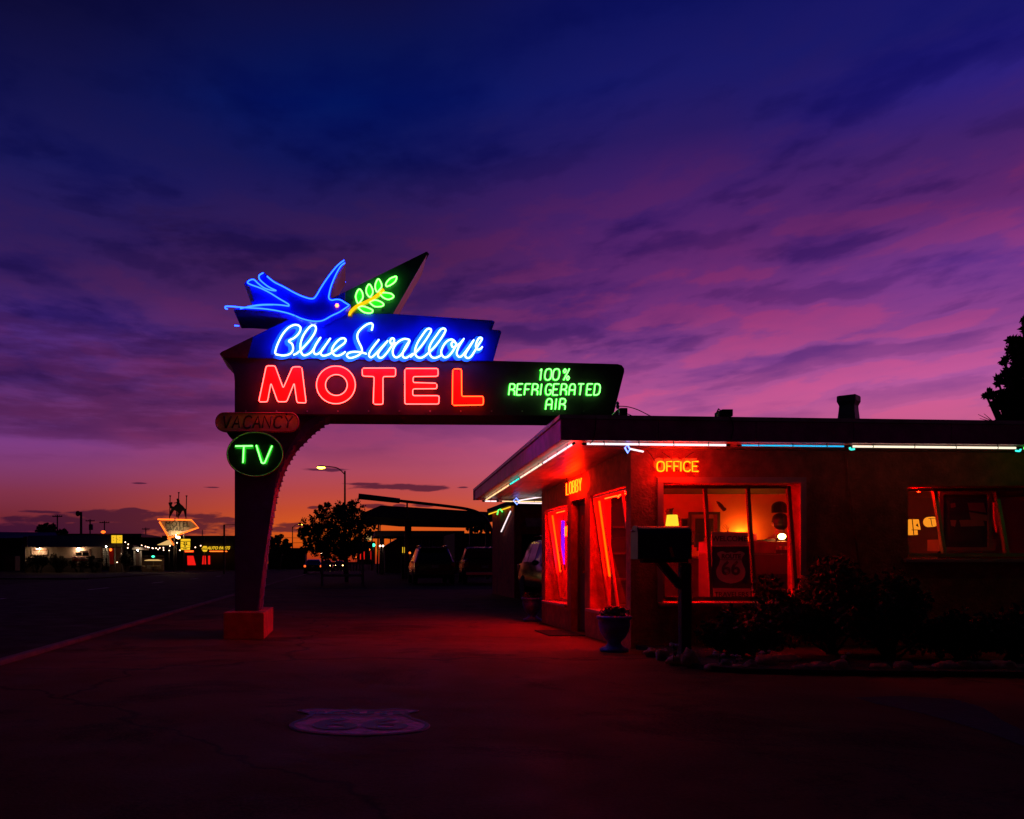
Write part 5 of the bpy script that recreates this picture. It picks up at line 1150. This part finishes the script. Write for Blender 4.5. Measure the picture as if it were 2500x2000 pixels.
tree('bushy dark tree far off behind the left motel roof', P(118, HY, 170)*Vector((1, 1, 0)), .35, P(118, 1300, 170), [(98, 1294, 12), (115, 1288, 11), (130, 1292, 11), (108, 1298, 14), (125, 1299, 13)], 170, 1500, .6, 33)
tree('small dark tree right of the bushy one behind the motel roof', P(154, HY, 170)*Vector((1, 1, 0)), .3, P(154, 1305, 170), [(154, 1294, 8), (150, 1300, 8), (158, 1299, 7)], 170, 500, .6, 34)

# ------------------------------------------------------------------ bench, street lamps, gas station
be = thing('park_bench', 'pale wooden bench in front of the small tree', 'bench', G(838, 1432)); bz = G(838, 1432); by = bz.y
def bxz(x0, y0, x1, y1, dy0=0, dy1=.06): return P(x0, y1, by)+Vector((0, dy0, 0)), P(x1, y0, by)+Vector((0, dy1, 0))
for x in (786, 886):
    q = MB(); a, c = bxz(x-3, 1388, x+3, 1431); q.box(a, c); q.box(Vector((a.x, by+.5, a.z)), Vector((c.x, by+.56, c.z+.5))); q.box(Vector((a.x, by+.06, c.z)), Vector((c.x, by+.5, c.z+.05))); q.build('leg', 'bench_wood', be)
q = MB(); a, c = bxz(788, 1403, 884, 1408); q.box(a, c)
for i in range(4): q.box(Vector((a.x, by+.08+i*.1, c.z-.02)), Vector((c.x, by+.16+i*.1, c.z+.01)))
q.build('seat', 'bench_wood', be)
q = MB(); a, c = bxz(789, 1372, 883, 1378); q.box(a+Vector((0, .5, 0)), c+Vector((0, .5, 0)))
for i in range(12): x = a.x+(c.x-a.x)*(i+.5)/12; q.box((x-.035, by+.51, a.z-.3), (x+.035, by+.55, a.z))
q.build('backrest', 'bench_wood', be)
def street_lamp(label, px, lampx, lampy, topy, Z, k=1.):
    b = P(px, HY, Z)*Vector((1, 1, 0)); t = thing('street_lamp', label, 'street lamp', b, 'street lamps along the road')
    tp = P(px, topy, Z); MB().tube([b, tp], [.11*k, .07*k], 8).build('pole', 'pole', t)
    e = P(lampx, lampy, Z); MB().tube(crom([tp-Vector((0, 0, .3)), tp.lerp(e, .3)+Vector((0, 0, .1*k)), tp.lerp(e, .65)+Vector((0, 0, .12*k)), e], 5), .045*k, 6).build('arm', 'pole', t)
    h = MB(); h.ball(e+Vector((-.1*k, 0, .03)), .34*k, 12, (1.15, .6, .28)); hd = h.build('lamp_head', 'pole', t)
    g = MB(); g.ball(e+Vector((-.14*k, -.02, -.06*k)), .27*k, 12, (1.25, .7, .42)); g.build('lens', 'street_bulb', hd)
street_lamp('tall street lamp with a lit yellow head, nearest along the road', 842, 788, 1140, 1150, 75)
street_lamp('smaller unlit looking street lamp far down the road left of the tree', 714, 736, 1280, 1286, 190, 1.3)
def boxpx(x0, y0, x1, y1, Z, d, mat, name, par, mb=None):
    q = mb or MB(); q.box(P(x0, y1, Z), P(x1, y0, Z)+Vector((0, d, 0))); return q.build(name, mat, par) if par else q
gs = thing('gas_station', 'closed gas station with a wide flat forecourt canopy on thin columns', 'building', P(1060, HY, 60)*Vector((1, 1, 0)))
MB().prism(pz([(886, 1252), (930, 1234), (1206, 1251), (1206, 1273), (1000, 1269), (944, 1264), (888, 1261)], 58), (0, 11, 0)).build('canopy', 'canopy', gs)
for x, Z in ((993, 60), (1190, 60), (1000, 67), (1150, 67)):
    a = P(x, HY, Z); MB().box((a.x-.13, Z-.13, -.012), (a.x+.13, Z+.13, P(x, 1264, 58).z)).build('column', 'canopy', gs)
q = MB()
for x in (1019, 1057, 1094): a = P(x, 1270, 59); q.box(a-Vector((.12, .1, .12)), a+Vector((.12, .1, .0)))
q.build('canopy_light', 'black_metal', gs)
gk = thing('station_shop', 'low dark station shop with a sloping roof behind the canopies', 'building', P(1030, HY, 100)*Vector((1, 1, 0)))
MB().prism(pz([(940, 1334), (980, 1314), (1104, 1310), (1140, 1318), (1140, 1400), (940, 1400)], 100), (0, 9, 0)).build('wall', 'far_brown', gk)
MB().prism(pz([(932, 1338), (978, 1311), (1104, 1307), (1104, 1311), (981, 1315), (936, 1341)], 99.7), (0, 9.6, 0)).build('roof', 'far_roof', gk)
boxpx(1110, 1302, 1215, 1400, 72, 8, 'far_brown', 'wall', gk)
c2_ = thing('back_canopy', 'thin flat canopy on posts behind the main gas station canopy', 'canopy', P(1020, HY, 84)*Vector((1, 1, 0)))
boxpx(916, 1296, 1134, 1309, 84, 9, 'canopy', 'canopy', c2_)
for x in (933, 1108): a = P(x, HY, 85); MB().box((a.x-.2, 85, -.02), (a.x+.2, 85.4, P(x, 1309, 84).z)).build('post', 'canopy', c2_)
for x in (1033, 1052, 1060): a = P(x, HY, 92); MB().box((a.x-.12, 92, -.02), (a.x+.12, 92.3, P(x, 1309, 84).z)).build('post', 'canopy', c2_)
ms = thing('sign_mast', 'long curved black mast arm reaching left over the station canopy', 'mast', P(1205, HY, 52)*Vector((1, 1, 0)))
MB().tube([P(x, y, 52) for x, y in [(875, 1212), (905, 1215), (940, 1219), (976, 1223)]], [.17, .15], 10).build('arm', 'black_metal', ms)
MB().tube(crom([P(x, y, 52) for x, y in [(976, 1223), (1040, 1230), (1100, 1237), (1140, 1243), (1166, 1251), (1184, 1264), (1196, 1284), (1202, 1310), (1204, 1375)]], 5)+[P(1204, HY, 52)*Vector((1, 1, 0))], .085, 8).build('pole', 'black_metal', ms)
MB().tube([P(994, 1225, 52), P(994, 1262, 52.5)], .05, 6).build('strut', 'black_metal', ms)
for i, x in enumerate((986, 1000)):
    t = thing('fuel_pump', ['fuel pump with glowing yellow strips left of the black estate car', 'second fuel pump with glowing strips partly behind the black estate car'][i], 'fuel pump', P(x, HY, 60)*Vector((1, 1, 0)), 'fuel pumps')
    bevel(boxpx(x-6, 1353, x+6, 1414, 61-i*.2, .6, 'far_dark', 'body', t), .04)
    q = MB()
    for dx_ in ((-3.5, 1) if i == 0 else (-4,)): q.box(P(x+dx_, 1350, 60.9), P(x+dx_+1.5, 1336, 60.9)+Vector((0, .1, 0)))
    q.build('lit_strip', 'far_yellow', t); boxpx(x-6, 1334, x+6, 1336, 60.95, .5, 'far_dark', 'top', t)
# shop lights behind the tree
ss = thing('lit_store', 'lit roadside store half hidden behind the small tree', 'building', P(893, HY, 160)*Vector((1, 1, 0)))
boxpx(873, 1322, 916, 1378, 160, 8, 'far_dark', 'wall', ss)
q = MB()
for x in (879, 888, 905): q.box(P(x, 1366, 159.9), P(x+2, 1346, 159.9)+Vector((0, .05, 0)))
q.build('window', 'far_red', ss); q = MB(); q.box(P(920, 1362, 159.9), P(922, 1340, 159.9)+Vector((0, .05, 0))); q.build('lamp', 'far_yellow', ss)
gsn = thing('station_sign', 'glowing amber station sign with dark digits right of the tree', 'sign', P(903, HY, 130)*Vector((1, 1, 0)))
boxpx(893, 1306, 909, 1319, 130, .3, 'far_lit', 'panel', gsn); MB().tube([P(908, 1306, 130.1), P(908, HY, 130.1)*Vector((1, 1, 0))], .12, 6).build('post', 'pole', gsn)
q = MB(); text_at(q, '309', P(901, 1312.5, 129.95), .7, ext=.01); q.build('digits', 'black_metal', gsn)
for nm, lb, x, y, Z, r, m_ in [('traffic_light', 'tiny green traffic light right of the small tree', 912, 1331, 150, .28, 'far_green'), ('far_lamp', 'small red lamp on the store right of the tree', 901, 1342, 150, .2, 'far_neon'), ('far_lamp', 'small orange street lamp right of the tree trunk', 869, 1360, 150, .16, 'far_neon'),
                               ('far_lamp', 'white lamp on the left post of the back canopy', 928, 1333, 83, .09, 'far_bulb'), ('far_lamp', 'white lamp on the right of the back canopy post', 935, 1333, 83, .09, 'far_bulb'), ('far_lamp', 'warm lamp low left of the pylon at street level', 706, 1350, 180, .32, 'far_bulb'), ('far_lamp', 'warm lamp over the red tail lights', 786, 1351, 150, .2, 'far_bulb'), ('far_lamp', 'orange lamp beside the fuel pumps', 1000.5, 1350, 59, .07, 'far_neon'), ('far_lamp', 'tiny lamp just left of the pylon edge at street level', 666, 1357, 170, .14, 'far_bulb')]:
    t = thing(nm, lb, 'lamp' if nm != 'traffic_light' else 'traffic light', P(x, y, Z)); MB().ball(P(x, y, Z), r, 8).build('bulb', m_, t); MB().tube([P(x, y, Z+.15), P(x, HY, Z+.15)*Vector((1, 1, 0))], .05, 5).build('post', 'pole', t)
t = thing('light_mast', 'thin twin poles with a floodlight at the left of the back canopy', 'light mast', P(926, HY, 95)*Vector((1, 1, 0)))
q = MB(); q.tube([P(921, HY, 95)*Vector((1, 1, 0)), P(924, 1281, 95)], .09, 6); q.tube([P(927, HY, 95)*Vector((1, 1, 0)), P(928, 1279, 95)], .06, 6); q.build('pole', 'pole', t); MB().ball(P(929.5, 1279, 95), .16, 8, (1, 1, 1.1)).build('lamp_head', 'pole', t)
t = thing('roadside_board', 'small dark board on a post above the station shop roof', 'sign', P(953, HY, 140)*Vector((1, 1, 0))); boxpx(947, 1313, 960, 1316, 140, .2, 'pole', 'board', t); MB().tube([P(953, 1316, 140.1), P(953, HY, 140.1)*Vector((1, 1, 0))], .1, 5).build('post', 'pole', t)
# ------------------------------------------------------------------ the motel across the street
Z = 105
def gnd(px, Z, z=-.03): v = P(px, HY, Z); return Vector((v.x, v.y, z))
mo_ = thing('roadside_motel', 'long low white walled motel across the street with a dark roof and lit wall lamps', 'building', gnd(150, Z))
GB = 1398
w = MB()
for a, b in ((60, 77), (116, 182), (218, 246)): boxpx(a, 1334, b, GB, Z, .3, None, '', None, w)
for a, b, t_, bt_ in ((77, 116, 1340, 1355), (182, 218, 1349, 1359)):
    boxpx(a, 1334, b, t_, Z, .3, None, '', None, w); boxpx(a, bt_, b, GB, Z, .3, None, '', None, w)
w.build('wall', 'far_white', mo_)
boxpx(59, 1362, 247, GB, Z-.08, .07, 'far_dark', 'shade_band', mo_)  # dark strip standing for the shade low on the wall
boxpx(60, 1334, 246, GB, Z+7, .3, 'far_white', 'wall', mo_)
rf_ = MB(); rf_.hexa([P(52, 1335.5, Z-1), P(300, 1335.5, Z-1), P(292, 1335.5, Z+8), P(52, 1335.5, Z+8)], [P(70, 1308, Z+2.5), P(300, 1306, Z+2.5), P(292, 1312, Z+6), P(70, 1312, Z+6)]); rf_.build('roof', 'roofing', mo_)
for (a, b, t_, bt_), pm in (((77, 116, 1340, 1355), 'far_white'), ((182, 218, 1349, 1359), 'car_glass')):
    f = MB(); m = (a+b)/2
    for x in (a, m-.4, b-.8): boxpx(x, t_, x+.8, bt_, Z-.05, .3, None, '', None, f)
    boxpx(a, bt_-1, b, bt_, Z-.06, .3, None, '', None, f); wi = f.build('window', 'far_white', mo_); boxpx(a+.8, t_, b-.8, bt_-1, Z+.2, .05, pm, 'pane', wi)
boxpx(194, 1345, 211, 1348, Z-.06, .05, 'black_metal', 'name_board', mo_); boxpx(217, 1341, 222, 1355, Z-.04, .04, 'far_brown', 'shutter', mo_)
boxpx(77.8, 1341.5, 95, 1345, Z+.15, .04, 'far_brown', 'blind', mo_); boxpx(96, 1341.5, 115, 1345, Z+.14, .04, 'wood', 'blind', mo_)
for x in (94, 192):
    for d in (-2.2, 2.2):
        q = MB(); q.lathe([(.16, -.1), (.09, .08), (.03, .12)], P(x+d, 1337, Z-.35), 10); h_ = q.build('wall_lamp', 'black_metal', mo_); MB().ball(P(x+d, 1339.2, Z-.3), .07, 8).build('bulb', 'far_wall_lamp', h_)
rnd = random.Random(77)
def bush(label, x0, x1, top, Zb, n, mat='dry_leaf', nm='bush'):
    t = thing(nm, label, 'bush', gnd((x0+x1)/2, Zb)); f, s = MB(), MB()
    for i in range(10):
        x = rnd.uniform(x0, x1); y = rnd.uniform(top+3, 1382); c = P(x, y, Zb+rnd.uniform(-.4, .4)); s.tube([gnd((x0+x1)/2+(x-(x0+x1)/2)*.4, Zb), c], [.06, .02], 5); leaves(f, c, (x1-x0)*.22*Zb/F, n//10, .3, rnd)
    f.build('foliage', mat, t); s.build('stem', 'bark', t)
bush('row of spindly bushes below the left lit motel window', 66, 118, 1356, Z-2, 1100)
bush('dark bush between the two lit motel windows', 122, 165, 1352, Z-2, 900)
bush('low dark bush right of the second lit motel window', 215, 246, 1356, Z-2, 700)
fl_ = thing('flower_box', 'red flower box with pale blooms under the second motel window', 'flower box', P(200, 1372, Z-1)); boxpx(176, 1366, 212, 1370, Z-1, .3, 'letter_red', 'box', fl_)
q = MB()
for i in range(22): q.ball(P(rnd.uniform(177, 211), rnd.uniform(1360, 1365), Z-1), rnd.uniform(.08, .16), 6, (1, 1, .7), .4, i)
q.build('blooms', 'petal', fl_)
bush('dark shrub behind the red flower box', 172, 216, 1368, Z-.9, 500)
tr_ = thing('trellis_column', 'white lattice column at the right end of the motel wall', 'column', gnd(256, Z))
q = MB()
for i in range(9):
    y = 1338+i*5
    for a, b in ((249, 255), (255, 249), (259, 265), (265, 259)): q.tube([P(a+i*.4, y, Z-.5), P(b+i*.4, y+5, Z-.5)], .05, 5)
q.build('lattice', 'far_white', tr_); boxpx(257, 1337, 261, 1362, Z-.3, .2, 'far_white', 'panel', tr_); MB().lathe([(.09, 0), (.03, .1)], P(259, 1333, Z-.9), 8).build('lamp_shade', 'black_metal', tr_); MB().ball(P(259, 1335, Z-.9), .07, 8).build('bulb', 'far_porch', tr_)
en = thing('entrance_porch', 'red lit entrance porch between the lattice column and the potted plant', 'porch', gnd(280, Z))
boxpx(266, 1338, 300, GB, Z+1.2, .2, 'far_brown', 'back_wall', en); boxpx(266, 1340, 277, 1378, Z+1.1, .05, 'letter_red', 'door', en); boxpx(264, 1331, 325, 1336, Z-.5, 2.5, 'roofing', 'roof', en)
for x in (281, 297): MB().tube([gnd(x, Z-.3), P(x, 1336, Z-.3)], .07, 6).build('post', 'far_white', en)
q = MB(); q.ball(P(270, 1342.5, Z+.3), .17, 10); q.build('lantern', 'far_neon', en)
ys = thing('window_sign', 'glowing yellow backlit sign panel on the motel roof edge', 'sign', P(284, 1328, Z-1))
boxpx(272, 1307, 297, 1326, Z-1, .3, 'far_yellow', 'panel', ys)
q = MB(); boxpx(284, 1307, 284.7, 1326, Z-1.04, .03, None, '', None, q)
for x, y in ((276, 1312), (276, 1318), (283, 1314), (286, 1316), (292, 1312), (292, 1318), (284, 1321)): boxpx(x, y, x+1.2, y+2, Z-1.04, .03, None, '', None, q)
q.build('glyphs', 'wood', ys)
MB().tube([P(284, 1326, Z-.9), P(284, 1334, Z-.9)], .08, 6).build('post', 'pole', ys)
pt_ = thing('potted_plant', 'dark spreading plant in a tall pot before the motel porch', 'potted plant', gnd(308, Z-2))
q = MB(); q.lathe([(.3, 0), (.42, .7), (.45, .75), (.4, .75)], gnd(308, Z-2), 12); q.build('pot', 'far_brown', pt_); q = MB()
for i in range(14): leaves(q, P(rnd.uniform(297, 320), rnd.uniform(1354, 1374), Z-2), .4, 45, .35, rnd)
q.build('plant', 'dry_leaf', pt_)
kk = thing('garden_kiosk', 'small kiosk with a flared roof and white posts beside the patio', 'kiosk', gnd(336, Z))
q = MB(); q.prism(pz([(322, 1339), (328, 1335), (344, 1336), (352, 1341), (352, 1343), (322, 1342)], Z-1), (0, 2.5, 0)); q.build('roof', 'far_white', kk)
for x in (326, 341): boxpx(x, 1345, x+4, GB-6, Z-.8, .35, 'far_white', 'post', kk)
boxpx(331, 1350, 341, GB-6, Z-.4, .2, 'far_brown', 'door', kk); boxpx(316, 1381, 347, 1384, Z-2, 1.6, 'far_white', 'step', kk)
MB().ball(P(336, 1343.5, Z-1.4), .06, 8).build('lamp', 'far_porch', kk)
pa = thing('patio_wall', 'low wall with a thin top rail behind the lit patio table', 'wall', gnd(375, Z+3)); boxpx(347, 1362, 400, GB, Z+3, .25, 'far_brown', 'wall', pa); boxpx(347, 1357, 400, 1358, Z+3, .1, 'far_white', 'rail', pa)
tbx = thing('patio_table', 'round patio table with a lit yellow parasol frame and a green lamp on top', 'table', gnd(374, Z)); c_ = gnd(374, Z)
q = MB(); q.lathe([(.05, 0), (.05, 2.0)], c_, 8); q.build('pole', 'pole', tbx); q = MB(); q.lathe([(1.0, 1.35), (1.0, 1.42), (.55, 1.5), (.5, 1.42)], c_, 16); q.build('shade', 'far_lit', tbx)
q = MB(); q.ball(c_+Vector((0, 0, 1.85)), .16, 8, (1.2, 1.2, .7)); q.build('lamp', 'far_green', tbx); q = MB(); q.lathe([(.75, .7), (.75, .76)], c_, 16); q.build('table_top', 'wood', tbx)
for i, x in enumerate((362, 369, 380, 388)):
    t = thing('patio_chair', ['patio chair at the far left of the lit table', 'patio chair just left of the parasol pole', 'patio chair just right of the parasol pole', 'patio chair at the far right of the lit table'][i], 'chair', gnd(x, Z-.9+.2*i), 'chairs round the patio table'); c_ = gnd(x, Z-.9+.2*i)
    q = MB(); q.box(c_+Vector((-.2, -.2, .42)), c_+Vector((.2, .2, .46))); q.build('seat', 'far_white', t); q = MB(); q.box(c_+Vector((-.2, .18, .5)), c_+Vector((.2, .22, .85))); q.build('backrest', 'far_white', t)
    for sx in (-.17, .17):
        for sy in (-.17, .17): MB().tube([c_+Vector((sx, sy, 0)), c_+Vector((sx, sy, .42))], .02, 4).build('leg', 'pole', t)
def string(label, pts, poles):
    t = thing('string_lights', label, 'string lights', P(pts[0][0], pts[0][1], Z), 'strings of bulbs over the patio')
    MB().tube([P(x, y-1, Z-.5) for x, y in sorted(pts)], .015, 4).build('cable', 'black_metal', t)
    for x, y in pts: MB().ball(P(x, y, Z-.5), .062, 8).build('bulb', 'far_bulb', t)
    for x in poles: MB().tube([gnd(x, Z-.5), P(x, 1330, Z-.5)], .05, 5).build('pole', 'pole', t)
string('upper string of round bulbs sagging across the patio towards the big diamond sign', [(306, 1324), (313, 1329), (346, 1331.5), (355, 1334.5), (360, 1336), (363.5, 1336.8), (372, 1338), (373.3, 1339), (381, 1338.5), (390, 1338), (399, 1337.5), (415, 1333), (432, 1325.5), (477, 1336.5), (490, 1332.5)], (430, 346))
string('lower string of round bulbs over the patio', [(297, 1352), (301.5, 1355), (312, 1338), (345, 1339), (386, 1341.7), (399.5, 1343.5), (413, 1344.2), (439, 1343.7), (286, 1373)], (413,))
# the wedge sign with the camel rider
sg = thing('wedge_sign', 'white wedge shaped roadside motel sign outlined in orange neon with a camel rider on top', 'sign', gnd(440, Z))
SP = [(385, 1267.5), (467, 1268.5), (485, 1288), (412, 1314.5)]
fc_ = MB().prism(pz([(388, 1269), (466, 1270), (483, 1287.5), (413, 1312)], Z), (0, .5, 0)).build('face', 'sign_white', sg)
for p_ in ([(385, 1268), (425, 1268.6)], [(429, 1268.8), (467, 1269.5), (485, 1288), (409, 1315.5)], [(389, 1274), (412, 1312), (424, 1331)]): MB().tube(pz(p_, Z-.12), .085, 8).build('neon_tube', 'far_neon', sg)
text_at(MB(), 'MOTEL', P(433, 1280.2, Z-.03), .92, ext=.01, bold=.0, sx=.98).build('lettering', 'black_metal', sg); text_at(MB(), 'SAFARI', P(427, 1292.3, Z-.03), .66, ext=.01, bold=.002, sx=1.0).build('lettering', 'black_metal', sg)
for d in (-.5, .35): MB().tube([P(432, 1308, Z-1.3), P(428, 1310, Z-.9), P(427, 1312, Z)], .03, 5).build('lamp_arm', 'pole', sg) if d < 0 else None
lp = MB(); lp.ball(P(430, 1309, Z-.85), .1, 8); lp.build('floodlight', 'far_sign_lamp', sg)
lp = MB(); lp.ball(P(435, 1312.5, Z-.8), .2, 10, (1.3, 1, .8)); lp.build('floodlight', 'head', sg)
for x in (425, 450): MB().tube([gnd(x, Z+.25), P(x, 1300, Z+.25)], .09, 8).build('post', 'pole', sg)
MB().prism(pz([(384, 1330), (414, 1317), (424, 1331), (385, 1331)], Z+.6), (0, .2, 0)).build('arrow_panel', 'far_lit', sg)
CM = [(412, 1262), (415, 1254), (416, 1247), (418, 1243), (414, 1238), (412, 1231), (411, 1228.5), (412, 1227), (415, 1227), (419, 1225.5), (421, 1227), (420.5, 1230), (418.5, 1233), (420, 1236), (424, 1237), (427, 1234), (431, 1231), (431, 1229), (424, 1229), (424, 1227.5), (431, 1226.5), (432, 1223), (430.5, 1219), (433, 1217), (436, 1218), (438, 1222), (438, 1227), (441, 1231), (446, 1235), (450, 1240), (454, 1244), (455, 1250), (454, 1255), (455, 1262), (452, 1262), (450, 1254), (448, 1247), (444, 1248), (441, 1254), (436, 1262), (433, 1262), (437, 1254), (436, 1250), (433, 1249), (433, 1262), (430, 1262), (430, 1248), (425, 1246), (422, 1250), (418, 1257), (415, 1262)]
MB().prism(pz(CM, Z+.1), (0, .16, 0)).build('camel_rider', 'black_metal', sg)
for x, y0, y1 in ((415, 1211, 1268), (436, 1203, 1268), (455, 1211, 1268)):
    q = MB(); q.tube([P(x-1, y1, Z+.35), P(x+.5, y0, Z+.35)], .055, 6); q.lathe([(.05, -.1), (.13, .0), (.1, .06)], P(x+.5, y0, Z+.35), 8); q.build('spar', 'black_metal', sg)
vb = thing('reader_board', 'yellow lit reader board with rows of black letters under the wedge sign', 'sign', P(453, 1343, Z-.5))
for i, (a, b) in enumerate([(1316, 1321), (1322.5, 1336), (1337, 1342.5)]): boxpx(441+.0*i, a, 464-.6*i, b, Z-.5, .25, 'far_yellow', 'panel', vb)
q = MB()
for s_, y in (('COLOR TV', 1325.5), ('POOL WIFI', 1329.5), ('ROOMS', 1333.5)): text_at(q, s_ if False else 'IIII IIII'[:len(s_)], P(452.5, y, Z-.52), .2, ext=.005, bold=.012)
text_at(q, 'II IIII II', P(452, 1339.7, Z-.52), .18, ext=.005, bold=.01); q.build('lettering', 'black_metal', vb); MB().tube([P(449, 1301, Z-.3), P(448.5, 1316, Z-.3)], .05, 6).build('hanger', 'far_white', vb)
vn = thing('vacancy_neon', 'small glowing orange strip sign beneath the reader board', 'neon sign', P(461, 1347, Z-.5)); q = MB(); text_at(q, 'VACANCY', P(461.5, 1346.3, Z-.5), .2, ext=.02, bold=.02, sx=1.05); q.build('lettering', 'far_neon', vn); boxpx(451, 1344, 473, 1349, Z-.4, .06, 'far_red', 'backing', vn)
# parts shop and its signs, farther on
Z2 = 135
ap = thing('parts_shop', 'dark flat roofed shop with glowing red window bays', 'building', gnd(500, Z2))
boxpx(400, 1340, 573, 1394, Z2, 8, 'far_dark', 'wall', ap); boxpx(395, 1308, 573, 1339.5, Z2-1, 10, 'far_roof', 'roof', ap)
for pts in ([(457, 1357), (472, 1357), (478, 1380), (458, 1380)], [(495, 1357), (502, 1357), (503, 1378), (493, 1378)], [(508, 1357), (513, 1357), (513, 1378), (508, 1378)]): MB().prism(pz(pts, Z2-.1), (0, .05, 0)).build('window', 'far_red', ap)
boxpx(448, 1356, 513, 1357, Z2-.2, .3, 'far_roof', 'ledge', ap)
an = thing('shop_sign', 'yellow lit slanted lettering AUTO PARTS over a red underline', 'sign', P(532, 1352, Z2-1.1)); q = MB(); text_at(q, 'AUTO PARTS', P(533, 1338.5, Z2-1.2), .62, ext=.03, shear=.35, bold=.018, sx=.9); q.build('lettering', 'far_yellow', an)
MB().prism(pz([(511, 1345), (554, 1345), (555, 1347.5), (512, 1347.5)], Z2-1.1), (0, .06, 0)).build('underline', 'far_neon', an)
hx_ = thing('hexagon_sign', 'yellow six sided sign with a blue band beside the AUTO PARTS lettering', 'sign', P(500, 1348, Z2-1.4)); hp = [(492, 1340), (496, 1333.5), (504, 1333.5), (508, 1340), (504, 1347), (496, 1347)]
MB().prism(pz(hp, Z2-1.4), (0, .1, 0)).build('panel', 'far_yellow', hx_); boxpx(493.5, 1337.6, 506.5, 1342.6, Z2-1.44, .03, 'letter_blue', 'band', hx_); q = MB(); text_at(q, 'NAPA', P(500, 1340.2, Z2-1.46), .27, ext=.005, bold=.006); q.build('lettering', 'far_yellow', hx_)
MB().tube([gnd(498, Z2-1.2), P(499, 1312, Z2-1.2)], .06, 6).build('post', 'far_white', hx_)
lr = thing('long_roof', 'long low dark building filling the skyline behind the motel', 'building', gnd(200, 150)); boxpx(-40, 1312, 400, 1394, 150, 14, 'far_dark', 'wall', lr); boxpx(-40, 1303, 345, 1312, 149, 16, 'far_roof', 'roof', lr)
ll = thing('left_shed', 'low shed with a faint blue roof at the left edge of the street', 'building', gnd(60, 128)); boxpx(-60, 1315, 140, 1394, 128, 8, 'far_dark', 'wall', ll)
q = MB(); q.hexa([P(-60, 1315, 127.5), P(142, 1312, 127.5), P(142, 1312, 137), P(-60, 1315, 137)], [P(-60, 1298.5, 131), P(136, 1300, 131), P(136, 1300, 136), P(-60, 1298.5, 136)]); q.build('roof', 'canopy', ll)
bx_ = thing('utility_cabinet', 'dim square cabinet at the far left roadside', 'cabinet', gnd(24, 95)); bevel(boxpx(11, 1357, 37, 1394, 95, 1.5, 'brick_far', 'body', bx_), .06); boxpx(12.5, 1360, 35.5, 1376, 94.97, .04, 'far_brown', 'door', bx_)
bp2 = thing('board_post', 'narrow upright board at the left end of the motel wall', 'board', gnd(61, 104)); boxpx(57, 1310, 66, 1336, 103.5, .15, 'brick_far', 'board', bp2); MB().tube([gnd(61, 103.7), P(61, 1336, 103.7)], .08, 6).build('post', 'pole', bp2)
def upole(label, px, top, arm, Zp, r=.14, extra=None):
    t = thing('utility_pole', label, 'utility pole', gnd(px, Zp), 'utility poles on the skyline'); q = MB(); q.tube([gnd(px, Zp), P(px, top, Zp)], [r*1.3, r], 6); q.build('pole', 'pole', t)
    if arm: q = MB(); a, b = P(px-arm, top+4, Zp), P(px+arm, top+4, Zp); q.bar(a, b, .2); [q.lathe([(.06, 0), (.1, .2), (.04, .25)], a.lerp(b, f), 6) for f in (.05, .3, .7, .95)]; q.build('crossarm', 'pole', t)
    if extra: extra(t)
upole('utility pole with a wide crossarm behind the bushy tree', 140, 1257, 12, 190)
def lampx(t):
    q = MB(); q.ball(P(190, 1254, 150), .4, 8, (1, 1, 1.2)); q.tube([P(198, 1258, 150), P(190, 1255, 150)], .12, 6); q.build('lamp_head', 'pole', t)
upole('stout pole with a lamp head and no crossarm', 198, 1250, 0, 150, .2, lampx)
def trf(t): q = MB(); q.lathe([(.5, 0), (.5, 1.2), (.3, 1.35)], P(222, 1294, 210), 8); q.build('transformer', 'pole', t)
upole('utility pole with a round transformer', 220, 1268, 11, 210, .16, trf)
upole('utility pole above the small red light', 255, 1272, 12, 220)
upole('short utility pole left of the wedge sign', 356, 1288, 9, 240)
upole('distant thin pole right of the wedge sign', 494, 1294, 0, 220, .1)
t = thing('far_lamp', 'red glowing lamp on the skyline above the yellow panel', 'lamp', P(252, 1299, 148)); MB().ball(P(252, 1299, 148), .3, 10, (1.3, 1, .8)).build('bulb', 'far_neon', t); MB().tube([P(252, 1301, 148.2), gnd(252, 148.2)], .08, 5).build('post', 'pole', t)
t = thing('signal_mast', 'square dark mast with a straight side arm just left of the pylon', 'light mast', gnd(547, 90)); MB().box(gnd(545, 90), P(549, 1281, 90)+Vector((0, .2, 0))).build('pole', 'pole', t); MB().bar(P(547, 1281.5, 90.1), P(600, 1281, 90.1), .06).build('arm', 'pole', t)
q = MB(); q.tube([P(x, y, 200) for x, y in [(640, 1327), (700, 1326), (745, 1325), (800, 1327)]], .05, 4); q.tube([P(x, y, 200) for x, y in [(640, 1312), (700, 1313), (745, 1314)]], .04, 4); q.tube([P(x, y, 120) for x, y in [(934, 1312), (950, 1315), (970, 1318)]], .03, 4)
solo(q, 'power_line', 'black_metal', 'thin sagging power lines across the sunset right of the pylon', 'power line')
fh = thing('far_house', 'low dark house with one pale window left of the small tree', 'building', gnd(690, 165)); boxpx(655, 1345, 745, 1394, 165, 8, 'far_dark', 'wall', fh); boxpx(677, 1346, 681, 1353, 164.9, .05, 'far_brown', 'window', fh); MB().prism(pz([(650, 1345), (662, 1338), (740, 1338), (750, 1345)], 164), (0, 10, 0)).build('roof', 'roofing', fh)
